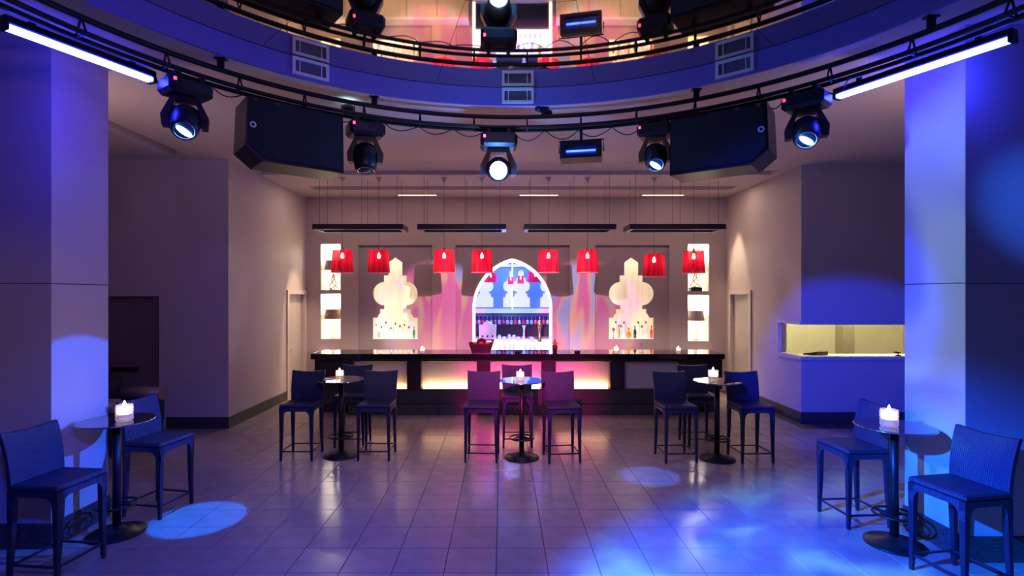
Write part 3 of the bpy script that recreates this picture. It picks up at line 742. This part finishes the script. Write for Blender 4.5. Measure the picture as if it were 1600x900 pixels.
# pendant lamps
pend = None
for i, (px, dz) in enumerate(((535, 0), (592, 0), (694, 0), (753, 0), (857, 0), (918, 0), (1022, -.075), (1084, -.01))):
    Y = 9.98; X = pxX(px, Y); zb = pxZ(426, Y)+dz
    lab = {0: 'red pleated pendant lamp in front of the left lamp niches', 1: 'red pleated pendant lamp beside the left minaret niche tip', 2: 'red pleated pendant lamp between left sunk panel and arch panel',
           3: 'red pleated pendant lamp just left of the glowing arch', 4: 'red pleated pendant lamp just right of the glowing arch', 5: 'red pleated pendant lamp between arch panel and right sunk panel',
           6: 'red pleated pendant lamp hung lower beside the right minaret niche', 7: 'red pleated pendant lamp in front of the right lamp niches'}[i]
    r = thing('pendant_lamp', lab, 'pendant lamp', (X, Y, zb), random.uniform(0, 6), 'red pendant lamps above the bar')
    if pend is None:
        n = 72; prof = [(.205, 0), (.2, .1), (.19, .2), (.186, .3), (.178, .425)]
        vv = []; ff = []
        for (R_, z) in prof:
            for k in range(n):
                rr = R_+.004*math.sin(k*PI)+(.0035 if k % 2 else -.0035); t = 2*PI*k/n; vv.append((rr*math.cos(t), rr*math.sin(t), z))
        for j in range(4):
            for k in range(n): ff.append((j*n+k, j*n+(k+1) % n, (j+1)*n+(k+1) % n, (j+1)*n+k))
        sh = MB().add(vv, ff, False); s_me = sh.build('lamp_shade', M_shade, r).data
        b_me = MB().lathe([(.0001, .27), (.025, .275), (.034, .30), (.03, .33), (.016, .36), (.014, .38)], 14, cap=False).build('bulb', M_bulb, r).data
        k_ = MB(); k_.lathe([(.018, .375), (.022, .40), (.022, .46), (.006, .475)], 14)
        for t in range(3):
            k_.tube([(0, 0, .42), (.165*math.cos(t*2.094), .165*math.sin(t*2.094), .42)], .003, 5)
        k_me = k_.build('lamp_holder', M_chrome, r).data
        rm = MB()
        rm.tube([(.205*math.cos(2*PI*t/40), .205*math.sin(2*PI*t/40), .0) for t in range(40)], .005, 5, True)
        r_me = rm.build('shade_rim', mat('pale_trim', (.75, .45, .45), .6, var=.1), r).data
        pend = r
    else:
        for nm, me in (('lamp_shade', s_me), ('bulb', b_me), ('lamp_holder', k_me), ('shade_rim', r_me)):
            o = bpy.data.objects.new(nm, me); COL.objects.link(o); o.parent = r
    MB().tube([(0, 0, .47), (0, 0, HC-zb-.05)], .004, 5).build('cord', M_wire, r)
    MB().lathe([(.008, HC-zb-.09), (.02, HC-zb-.06), (.055, HC-zb-.001)], 18).build('ceiling_rose', M_chrome, r)
    child_light(point('pendant_glow', (0, 0, .24), (1, .72, .5), 2.2, .03), r)

# ================================================================== BISTRO TABLES, STOOLS, CANDLES
def make_table(loc, label):
    r = thing('bistro_table', label, 'table', loc, 0, 'high bistro tables')
    MB().lathe([(.232, 0), (.235, .008), (.228, .018), (.15, .026), (.145, .038), (.09, .045), (.05, .07), (.036, .075)], 40).build('base', M_black, r)
    MB().lathe([(.034, .07), (.034, 1.02)], 20).build('pole', M_black, r)
    m = MB(); m.tube([(.16*math.cos(2*PI*i/40), .16*math.sin(2*PI*i/40), .27) for i in range(40)], .011, 8, True)
    fr_ = m.build('foot_ring', M_black, r)
    m = MB(); m.tube([(.1*math.cos(2*PI*i/32), .1*math.sin(2*PI*i/32), .255) for i in range(32)], .009, 8, True); m.build('inner_ring', M_black, fr_)
    for t in range(3):
        MB().tube([(.03*math.cos(t*2.094), .03*math.sin(t*2.094), .262), (.16*math.cos(t*2.094), .16*math.sin(t*2.094), .27)], .008, 6).build('spoke', M_black, fr_)
    MB().lathe([(.03, .99), (.12, 1.02), (.12, 1.031)], 24).build('top_mount', M_black, r)
    MB().lathe([(.298, 1.031), (.302, 1.036), (.302, 1.043), (.298, 1.046)], 64).build('glass_top', M_glassd, r)
    m = MB(); m.tube([(.302*math.cos(2*PI*i/64), .302*math.sin(2*PI*i/64), 1.0385) for i in range(64)], .004, 6, True); m.build('rim', M_chrome, [c for c in r.children if c.name.startswith('glass_top')][0])
    return r
tabs = [((-2.2, 7.16, 0), 'round dark glass bistro table in front of the bar by the left door'), ((.26, 7.07, 0), 'round dark glass bistro table in front of the glowing bar centre'),
        ((2.87, 7.02, 0), 'round dark glass bistro table in front of the bar by the booth'), ((-3.55, 4.83, 0), 'round dark glass bistro table against the left pillar'), ((3.45, 4.62, 0), 'round dark glass bistro table against the blue lit right pillar')]
T0 = make_table(*tabs[0])
for l, lab in tabs[1:]: dup(T0, l, 0, lab)

def make_stool(loc, rz, label):
    """faces -Y"""
    r = thing('bar_stool', label, 'bar stool', loc, rz, 'wicker bar stools')
    W, D = .225, .215
    MB().box(-W, W, -D, D, .70, .745, bev=.014).build('seat', M_wick, r)
    # apron with rounded arches
    ap = MB()
    def arc(hw):
        pts = [(-hw, .70), (-hw, .56)]
        for i in range(7):
            t = PI/2*i/6; pts.append((-hw+.045+.06*(1-math.cos(t)), .56+.095*math.sin(t)))
        pts2 = [(-u, v) for u, v in reversed(pts)]
        return pts+pts2
    for s_ in (-1, 1):
        ap.prism(arc(W-.004), [], mXZ, s_*(D-.004)-.012 if s_ > 0 else -D+.004, s_*(D-.004) if s_ > 0 else -D+.016)
        ap.prism(arc(D-.004), [], mYZ, s_*(W-.004)-.012 if s_ > 0 else -W+.004, s_*(W-.004) if s_ > 0 else -W+.016)
    ap.build('apron', M_wick, r)
    for sx in (-1, 1):
        for sy in (-1, 1):
            lg = MB(); vs_ = []
            for z, h, off in ((0, .013, .006), (.35, .019, 0), (.70, .024, 0)):
                cx, cy = sx*(W-.027+off), sy*(D-.027+off+(.02*(1-z/.7) if sy > 0 else 0))
                vs_ += [(cx-h, cy-h, z), (cx+h, cy-h, z), (cx+h, cy+h, z), (cx-h, cy+h, z)]
            fs = [(3, 2, 1, 0), (8, 9, 10, 11)]
            for j in (0, 4):
                for k in range(4): fs.append((j+k, j+(k+1) % 4, j+4+(k+1) % 4, j+4+k))
            lg.add(vs_, fs); lg.build('leg', M_leg, r)
    zs = .125
    for s_ in (-1, 1):
        MB().box(-W+.03, W-.03, s_*(D-.025)-.008, s_*(D-.025)+.008, zs-.008, zs+.008).build('stretcher', M_leg, r)
        MB().box(s_*(W-.025)-.008, s_*(W-.025)+.008, -D+.03, D-.02, zs-.008, zs+.008).build('stretcher', M_leg, r)
    # curved back panel, leaning, corners flared upward
    nu, nv = 12, 8; vv = []; ff = []
    for side in (0, 1):
        for j in range(nv+1):
            for i in range(nu+1):
                u = -1+2*i/nu; v = j/nv
                x = u*(W*(.97+.05*v)); z = .715+(.40+.022*u*u)*v
                y = D-.035-.02*(1-u*u)*0+.018*(1-u*u)*v+.075*v*v+(.034 if side else 0)
                vv.append((x, y, z))
    n1 = (nu+1)*(nv+1); g = lambda s_, i, j: s_*n1+j*(nu+1)+i
    for j in range(nv):
        for i in range(nu):
            ff.append((g(0, i, j), g(0, i+1, j), g(0, i+1, j+1), g(0, i, j+1))); ff.append((g(1, i, j), g(1, i, j+1), g(1, i+1, j+1), g(1, i+1, j)))
    for i in range(nu):
        ff.append((g(0, i, nv), g(0, i+1, nv), g(1, i+1, nv), g(1, i, nv))); ff.append((g(0, i, 0), g(1, i, 0), g(1, i+1, 0), g(0, i+1, 0)))
    for j in range(nv):
        ff.append((g(0, 0, j), g(0, 0, j+1), g(1, 0, j+1), g(1, 0, j))); ff.append((g(0, nu, j), g(1, nu, j), g(1, nu, j+1), g(0, nu, j+1)))
    MB().add(vv, ff, False).build('backrest', M_wick, r)
    return r
R = math.radians
stools = [
    ((-2.72, 7.12, 0), 0, 'dark wicker bar stool on the doorway side of the left bar table'),
    ((-1.70, 7.12, 0), R(0), 'dark wicker bar stool on the middle side of the left bar table'),
    ((-2.2, 7.72, 0), 0, 'dark wicker bar stool between the left bar table and the bar'),
    ((-.27, 7.05, 0), R(-3), 'dark wicker bar stool left of the table at the bar centre'),
    ((.79, 7.02, 0), R(6), 'dark wicker bar stool right of the table at the bar centre'),
    ((.22, 7.72, 0), 0, 'dark wicker bar stool between the centre table and the bar'),
    ((2.32, 7.03, 0), R(3), 'dark wicker bar stool on the centre side of the right bar table'),
    ((3.32, 7.03, 0), R(2), 'dark wicker bar stool on the booth side of the right bar table'),
    ((2.88, 7.72, 0), 0, 'dark wicker bar stool between the right bar table and the bar'),
    ((-3.545, 4.20, 0), R(84), 'dark wicker bar stool in front of the left pillar with blue light on its back'),
    ((-3.5, 5.36, 0), R(80), 'dark wicker bar stool beyond the table at the left pillar'),
    ((3.5, 4.03, 0), R(-80), 'dark wicker bar stool in front of the right pillar in strong blue light'),
    ((3.42, 5.13, 0), R(-86), 'dark wicker bar stool beyond the table at the right pillar'),
]
S0 = make_stool(*stools[0])
for l, a, lab in stools[1:]: dup(S0, l, a, lab)

def make_candle(loc, label, group, s=1.0):
    r = thing('candle_holder', label, 'candle', loc, 0, group); r.scale = (s, s, s)
    prof = [(.046, 0), (.052, .006)]
    for k in range(4):
        z = .012+.026*k; prof += [(.056, z), (.056, z+.016), (.051, z+.02)]
    prof += [(.054, .118), (.048, .118), (.047, .05), (.0001, .048)]
    MB().lathe(prof, 28, cap=False).build('glass', M_cglass, r)
    MB().lathe([(.043, .051), (.043, .098), (.038, .102), (.0001, .1)], 20).build('wax', M_wax, r); wx_ = [c for c in r.children if c.name.startswith('wax')][0]
    MB().lathe([(.0001, .103), (.012, .112), (.009, .128), (.0001, .15)], 10, cap=False).build('flame', M_flame, wx_)
    child_light(point('candle_glow', (0, 0, .112), (1, .66, .4), 3, .006), r)
    return r
cl = ['glass candle holder with flame on the table by the left door', 'glass candle holder with flame on the bar centre table', 'ribbed glass candle holder with flame on the right bar table', 'ribbed glass candle holder with flame on the table at the left pillar', 'ribbed glass candle holder with flame on the table at the right pillar']
for (l, lab), lb, off, s in zip(tabs, cl, ((-.02, .0), (-.02, -.02), (-.05, .0), (.1, -.04), (-.06, -.02)), (1, 1, 1.2, 1.25, 1.25)):
    make_candle((l[0]+off[0], l[1]+off[1], 1.0465), lb, 'candles on the bistro tables', s)
o = MB().prism([(-.06, -.04), (.05, -.03), (.06, .03), (-.05, .04)], [], mXY, 0, .008).build('napkin', M_white)
o.location = (-2.36, 7.12, 1.0465); tag(o, 'folded white napkin on the table by the left door', 'napkin')

# ================================================================== THINGS ON THE BAR
CT = 1.111
def on_bar(px, Y): return (pxX(px, Y), Y, CT)
make_candle(on_bar(660, 9.8), 'small lit candle glass on the bar left of the arch', 'candles on the bar', .85)
make_candle(on_bar(963, 9.8), 'small lit candle glass on the bar under the right minaret', 'candles on the bar', .9)
make_candle(on_bar(1060, 9.85), 'low lit candle glass near the right end of the bar', 'candles on the bar', .8)
# serving tray/basket with red menus
r = thing('ice_bucket', 'wide dark bowl with a domed back and red fruit on the bar', 'bowl', on_bar(752, 9.86))
MB().prism([(-.17, .0), (.17, .0), (.235, .19), (.1, .19), (.07, .24), (0, .265), (-.07, .24), (-.1, .19), (-.235, .19)], [], mXZ, .06, .09).build('back', M_wood, r)
MB().prism([(-.17, .0), (.17, .0), (.225, .16), (-.225, .16)], [], mXZ, -.1, -.075).build('front', M_wood, r)
b = MB(); b.box(-.17, .17, -.075, .06, .0, .02)
for s_ in (-1, 1): b.add([(s_*.17, -.08, 0), (s_*.17, .07, 0), (s_*.23, .07, .17), (s_*.23, -.08, .17), (s_*.155, -.08, 0), (s_*.155, .07, 0), (s_*.215, .07, .17), (s_*.215, -.08, .17)], [(0, 1, 2, 3), (4, 5, 6, 7), (0, 1, 5, 4), (2, 3, 7, 6), (1, 2, 6, 5), (0, 3, 7, 4)])
b.build('tray', M_wood, r)
for k, (u, v) in enumerate(((-.11, -.005), (.0, -.005), (.11, -.005))):
    T = Matrix.Translation((u, v, .165))
    o = MB().lathe([(.0001, -.045), (.03, -.035), (.045, 0), (.035, .032), (.008, .036), (.0001, .03)], 12, T, cap=False).build('red_apple', M_bred); o.location = r.location
    tag(o, 'red apple heaped in the dark bowl on the bar', 'apple', 'apples in the dark bowl')
def ashtray(px, lab):
    o = MB().lathe([(.04, 0), (.055, .004), (.058, .04), (.05, .042), (.046, .015), (.0001, .012)], 20).build('ashtray', M_blackp); o.location = on_bar(px, 9.75); tag(o, lab, 'ashtray', 'ashtrays on the bar')
ashtray(809, 'small black ashtray on the bar in front of the arch'); ashtray(902, 'small black ashtray on the bar right of the vase')
r = thing('flower_vase', 'small dark vase with an orange bloom beside the arch', 'vase', on_bar(867, 9.85))
MB().lathe([(.03, 0), (.04, .01), (.045, .06), (.05, .13), (.042, .14)], 18).build('vase', M_wood, r)
b = MB()
for k in range(9):
    t = k*.7; T = Matrix.Translation((.028*math.cos(t), .028*math.sin(t), .165+.008*(k % 3))) @ Matrix.Rotation(t, 4, 'Z') @ Matrix.Rotation(.6, 4, 'Y')
    b.lathe([(.0001, -.03), (.02, -.01), (.022, .01), (.0001, .032)], 8, T, cap=False)
b.build('bloom', M_borange, r)
MB().lathe([(.001, .13), (.012, .19), (.014, .235), (.0001, .25)], 8).build('bud', M_wood, r)
def goblet_prof(s=1, kind='wine'):
    if kind == 'martini': return [(.036*s, 0), (.036*s, .003), (.005*s, .008), (.004*s, .1*s), (.055*s, .165*s), (.053*s, .165*s), (.0001, .105*s)]
    if kind == 'wine': return [(.034*s, 0), (.034*s, .003), (.005*s, .008), (.004*s, .085*s), (.03*s, .1*s), (.038*s, .14*s), (.032*s, .19*s), (.030*s, .19*s), (.035*s, .14*s), (.0001, .098*s)]
    return [(.032*s, 0), (.038*s, .13*s), (.036*s, .13*s), (.03*s, .01), (.0001, .008)]
r = MB().lathe(goblet_prof(1.05, 'martini'), 20, cap=False).build('cocktail_glass', M_frost); r.location = on_bar(1003, 9.95); tag(r, 'clear cocktail glass standing on the bar under the right minaret', 'glass')

# ---- back bar seen through the arch: counter, glasses, tap, hanging stemware
bcY = 12.75
bbc = thing('back_bar_counter', 'back bar counter crowded with glasses behind the arch', 'counter', (ax, bcY, 0))
MB().box(-1.5, 1.5, -.3, .3, .0, 1.0, bev=.004).build('cabinet', M_navy, bbc)
MB().box(-1.5, 1.5, -.32, .32, 1.0, 1.04, bev=.004).build('light_top', emat('light_top', (1, .97, .95), 2.0), bbc)
MB().box(-1.5, 1.5, .22, .30, 1.041, 1.16).build('upstand', M_chrome, bbc)
MB().box(-1.4, 1.4, -.306, -.3005, .885, .998).build('glow_front', MATS['light_top'], bbc)  # glowing front and ledge added to whiten the area under the glasses
MB().box(-1.5, 1.5, -.46, -.3005, .84, .88, bev=.004).build('glass_ledge', MATS['light_top'], bbc)
g0 = MB().lathe(goblet_prof(1, 'tumbler'), 16, cap=False).build('tumbler', M_frost); me_t = g0.data
g1 = MB().lathe(goblet_prof(1, 'wine'), 16, cap=False).build('wine_glass', M_frost); me_w = g1.data
COL.objects.unlink(g0); COL.objects.unlink(g1); bpy.data.objects.remove(g0); bpy.data.objects.remove(g1)
rnd = random.Random(3)
for k in range(26):
    kind = 'tumbler' if k % 3 else 'wine_glass'
    gx = ax-.62+.11*(k % 13)+rnd.uniform(-.012, .012); gy = bcY-.24+.2*(k//13)+rnd.uniform(-.03, .03)
    if abs(gx-pxX(762, bcY)) < .27 or abs(gx-pxX(843, bcY)) < .11 or abs(gx-pxX(818.5, bcY)) < .1: continue
    o = bpy.data.objects.new(kind, me_t if k % 3 else me_w); COL.objects.link(o)
    o.location = (gx, gy, 1.0405)
    tag(o, 'glowing clear tumbler on the lit back bar counter' if k % 3 else 'clear stemmed glass among tumblers on the lit back bar counter', 'glass', 'tumblers on the back bar' if k % 3 else 'stemmed glasses on the back bar')
for k in range(9):
    o = bpy.data.objects.new('tumbler', me_t); COL.objects.link(o); o.location = (ax-.3+.12*k+rnd.uniform(-.015, .015), bcY-.385, .8805)
    tag(o, 'clear tumbler on the low ledge in front of the back bar', 'glass', 'tumblers on the low back bar ledge')
r = thing('beer_tap', 'brass column beer tap on the back bar inside the arch', 'beer tap', (pxX(843, bcY), bcY-.05, 1.0405))
MB().lathe([(.06, 0), (.06, .02), (.04, .04), (.036, .3), (.05, .36), (.06, .42), (.055, .5), (.03, .53), (.0001, .535)], 20).build('column', M_gold, r)
b = MB(); b.tube([(0, -.04, .38), (0, -.11, .37), (0, -.12, .31)], .012, 8); b.tube([(0, -.06, .5), (0, -.07, .62)], .012, 8); b.build('spout', M_chrome, r)
r = thing('champagne_stand', 'tall slender white glass stand on the back bar below the arch', 'glass stand', (pxX(818.5, bcY), bcY-.1, 1.0405))
MB().lathe([(.05, 0), (.04, .06), (.022, .1), (.016, .3), (.03, .33)], 16).build('stem', M_white, r)
MB().lathe([(.0001, .33), (.02, .335), (.05, .41), (.047, .41), (.0001, .345)], 16, cap=False).build('bowl', M_frost, r)
r = thing('espresso_machine', 'white domed coffee machine on the back bar behind the dark bowl', 'coffee machine', (pxX(762, bcY), bcY, 1.0405))
MB().prism([(-.2, .05), (.2, .05), (.21, .42), (.12, .42), (.08, .48), (0, .5), (-.08, .48), (-.12, .42), (-.21, .42)], [], mXZ, -.15, .15).build('body', M_white, r)
for u in (-.12, .12): MB().box(u-.03, u+.03, -.12, .12, 0, .05).build('foot', M_black, r)
for u in (-.12, 0, .12): MB().lathe([(.022, .0), (.026, .03), (.012, .05)], 12, Matrix.Translation((u, -.17, .16)) @ Matrix.Rotation(PI/2, 4, 'X')).build('knob', M_blackp, r)
MB().box(-.16, .16, -.2, -.15, .05, .08).build('drip_tray', M_chrome, r)
r = thing('glass_rack', 'dark hanging rack of upturned stemware behind the arch', 'rack', (ax, 13.3, pxZ(494, 13.3)))
MB().box(-1.1, 1.1, -.12, .12, 0, .03).build('board', M_navy, r)
for u in (-1.05, 1.05):
    MB().tube([(u, 0, .03), (u, .0, 3.495-pxZ(494, 13.3))], .012, 6).build('rod', M_navy, r)
fl_ = MB().lathe([(a_, -b_) for a_, b_ in goblet_prof(1.05, 'wine')], 14, cap=False)
hang_c = None
for k in range(19):
    red = k % 5 in (0, 2)
    if hang_c is None:
        hang_c = MB().lathe([(a_, -b_) for a_, b_ in goblet_prof(1.05, 'wine')], 14, cap=False).build('hanging_glass', M_frost); me_c = hang_c.data
        me_r = me_c.copy(); me_r.materials[0] = M_bred; o = hang_c
        if red: o.data = me_r
    else:
        o = bpy.data.objects.new('hanging_glass', me_r if red else me_c); COL.objects.link(o)
    o.location = (ax-.92+k*.102, 13.3-.05, pxZ(494, 13.3)-.001)
    tag(o, 'red stemmed glass hanging upside down from the rack' if red else 'clear stemmed glass hanging upside down from the rack', 'glass', 'red glasses on the rack' if red else 'clear glasses on the rack')
point('backbar_counter_glow', (ax, bcY-.15, 1.75), (1, .9, .85), 10, .05)
# mirror images of the red pendants, built as small lamps
for i, (px, py, Y, w_, h_) in enumerate(((798, 444, 13.4, .075, .19), (813.5, 443, 13.4, .085, .2), (767, 441, 12.5, .16, .22), (836, 441, 12.5, .2, .25))):
    X, Z = pxX(px, Y), pxZ(py, Y)
    lab = ('small crimson lamp built for a mirrored pendant before the minarets', 'small crimson lamp built for a mirrored pendant before the minarets', 'red lamp built for a mirrored pendant inside the left curve of the arch', 'red lamp built for a mirrored pendant inside the right curve of the arch')[i]
    r = thing('mirrored_pendant', lab, 'pendant lamp', (X, Y, Z), 0, 'mirrored pendants inside the arch')
    MB().lathe([(w_, 0), (w_*.86, h_)], 32, cap=False).build('lamp_shade', M_shade, r)
    MB().lathe([(.0001, h_*.5), (.02, h_*.6), (.014, h_*.8), (.008, h_)], 10, cap=False).build('bulb', M_bulb, r)
    MB().tube([(0, 0, h_*.98), (0, 0, 3.5-Z)], .004, 5).build('cord', M_wire, r)
    child_light(point('pendant_glow', (0, 0, h_*.4), (1, .6, .5), 2, .02), r)

# ---- table lamps in the side niches
def niche_lamp(n, shade_m, base_m, style, label):
    u0, u1, v0, v1 = n; cx = (u0+u1)/2; H = v1-v0
    r = thing('table_lamp', label, 'table lamp', (cx, YB+.2, v0), 0, 'table lamps in the lit niches')
    k = H/1.05
    b = MB()
    if style == 'box':
        MB().box(-.13, .13, -.09, .09, 0, .09, bev=.006).build('plinth', M_blackp, r); z0 = .09
    else: z0 = 0
    if style in ('twist', 'box'):
        for t in range(3):
            pts = []
            for i in range(15):
                s_ = i/14; an = t*2.094+s_*5; rr = .11*(1-s_)**1.3+.012
                pts.append((rr*math.cos(an), rr*.7*math.sin(an), z0+.012+s_*(.36*k)))
            b.tube(pts, .013, 6)
        b.lathe([(.09, z0), (.09, z0+.014)], 18)
    else:
        b.lathe([(.08, z0), (.085, z0+.015), (.03, z0+.03), (.07, z0+.08), (.085, z0+.13), (.05, z0+.19), (.03, z0+.24), (.05, z0+.28), (.012, z0+.36*k)], 20)
    b.build('base', base_m, r)
    zs = z0+.36*k+.1*k-(.09 if style == 'box' else 0)
    MB().tube([(0, 0, z0+.34*k), (0, 0, zs+.2)], .008, 6).build('stem', M_chrome, r)
    MB().lathe([(.2, zs), (.175, zs+.225*k)], 32, cap=False).build('lamp_shade', shade_m, r)
    MB().lathe([(.0001, zs+.05), (.03, zs+.08), (.025, zs+.14), (.0001, zs+.16)], 12, cap=False).build('bulb', M_bulb, r)
niche_lamp(NI[0], M_taupe, M_copper, 'twist', 'table lamp with taupe shade and twisted bronze base in the upper left niche')
niche_lamp(NI[1], M_brown, M_frost, 'vase', 'table lamp with brown shade and glass base in the lower left niche')
niche_lamp(NI[2], M_taupe, M_gold, 'box', 'table lamp with twisted gold base on a black box in the upper right niche')
niche_lamp(NI[3], mat('plum_shade', (.3, .22, .26), .7, var=.12, vscale=20), M_frost, 'vase', 'table lamp with plum shade and glass base in the lower right niche')

# ---- bottles in the minaret niches
def bottle_mesh(kind):
    P_ = {'tall': [(.036, 0), (.038, .01), (.038, .17), (.03, .2), (.013, .23), (.012, .29), (.014, .29), (.014, .3), (.0001, .3)],
          'round': [(.03, 0), (.055, .03), (.06, .07), (.045, .12), (.014, .15), (.013, .22), (.0001, .225)],
          'square': [(.045, 0), (.047, .01), (.047, .15), (.02, .18), (.014, .19), (.014, .23), (.0001, .23)],
          'goblet': [(.03, 0), (.03, .01), (.008, .03), (.008, .13), (.03, .15), (.03, .19), (.0001, .2)]}[kind]
    return P_
CACHE = {}
def bottle(cx, kind, m, label, row, s=1.0, group='bottles'):
    key = (kind, m.name)
    Y = PY+.16+.11*row
    if key not in CACHE:
        o = MB().lathe(bottle_mesh(kind), 18, cap=False).build('bottle', m); CACHE[key] = o.data
        cm = MB().lathe([(.016, bottle_mesh(kind)[-1][1]-.035), (.016, bottle_mesh(kind)[-1][1]+.004)], 12).build('cap', M_label, o); CACHE[(key, 'c')] = cm.data
    else:
        o = bpy.data.objects.new('bottle', CACHE[key]); COL.objects.link(o)
        c_ = bpy.data.objects.new('cap', CACHE[(key, 'c')]); COL.objects.link(c_); c_.parent = o
    zf = min(z for x, z in min_l)
    o.location = (pxX(cx, Y), Y, zf-.0005); o.scale = (s*1.1, s*1.1, s*1.22)
    tag(o, label, 'bottle', group)
GL, GR = 'bottles in the left minaret niche', 'bottles in the right minaret niche'
for i, x in enumerate((588, 596, 603, 611, 618, 625, 632, 639)):
    bottle(x, ('tall', 'square', 'tall', 'round')[i % 4], M_bclear, 'pale bottle on the glowing shelf of the left minaret niche', i % 2, .9+.08*(i % 3), GL)
bottle(647, 'tall', M_bgreen, 'green bottle at the end of the left minaret niche', 0, .75, GL)
bottle(592, 'square', mat('amber_bottle', (.7, .4, .25), .1, coat=.5, var=.1), 'amber square bottle in the left minaret niche', 0, .5, GL)
bottle(958.5, 'goblet', M_bred, 'slim red bottle at the left end of the right minaret niche', 0, 1.0, GR)
bottle(966.5, 'tall', mat('lime_bottle', (.3, .6, .12), .1, coat=.5, var=.1), 'lime green bottle in the right minaret niche', 0, .85, GR)
bottle(982.5, 'round', M_borange, 'orange round bottle in the middle of the right minaret niche', 0, .9, GR)
bottle(992, 'tall', M_bdark, 'dark bottle beside the orange bottle in the right minaret niche', 0, .8, GR)
bottle(1018, 'tall', M_bred, 'tall red bottle at the right end of the right minaret niche', 0, .8, GR)
for i, x in enumerate((962, 970, 975, 997, 1003, 1009)):
    bottle(x, ('tall', 'square', 'tall')[i % 3], M_bclear, 'pale bottle on the glowing shelf of the right minaret niche', i % 2 if i else 1, 1.05, GR)

# ================================================================== LOUNGE CHAIR, BOOTH ITEMS
r = thing('lounge_chair', 'dark leather lounge chair with rolled bolster arms by the dark door', 'armchair', (-5.55, 7.5, 0), 0)
MB().box(-.4, .4, -.5, .5, .08, .34, bev=.03).build('base', M_leath, r)
MB().box(-.25, .42, -.38, .38, .34, .50, bev=.05).build('seat_cushion', M_leath, r)
MB().box(-.44, -.2, -.52, .52, .34, .98, bev=.06).build('backrest', M_leath, r)
for s_ in (-1, 1):
    a_ = MB().tube([(-.4, s_*.47, .70), (.40, s_*.47, .70)], .1, 20).build('bolster_arm', M_bronze, r)
    MB().box(-.4, .38, s_*.47-.06, s_*.47+.06, .3, .68).build('arm_panel', M_leath, r)
for sx in (-.34, .34):
    for sy in (-.42, .42): MB().lathe([(.02, 0), (.028, .085)], 10, Matrix.Translation((sx, sy, 0))).build('leg', M_black, r)
r = thing('mixing_console', 'low black console lying on the booth sill', 'console', (5.62, 9.42, wz0-.0145), R(25)); r.scale = (.7, .7, .75)
MB().prism([(-.18, 0), (.18, 0), (.18, .03), (-.18, .09)], [], mYZ, -.22, .22).build('body', M_blackp, r)
for k in range(5): MB().box(-.18+.08*k, -.15+.08*k, -.06, -.03, .065, .085).build('fader', M_white, r)
r = thing('desk_microphone', 'small black desk microphone at the pillar end of the booth sill', 'microphone', (pxX(1404, 9.1), 9.11, wz0+.0045))
MB().lathe([(.04, 0), (.04, .012), (.008, .02), (.008, .05)], 14).build('stand', M_blackp, r)
MB().tube([(.04, 0, .05), (-.03, 0, .06), (-.06, 0, .055)], [.012, .016, .02], 8).build('head', M_blackp, r)
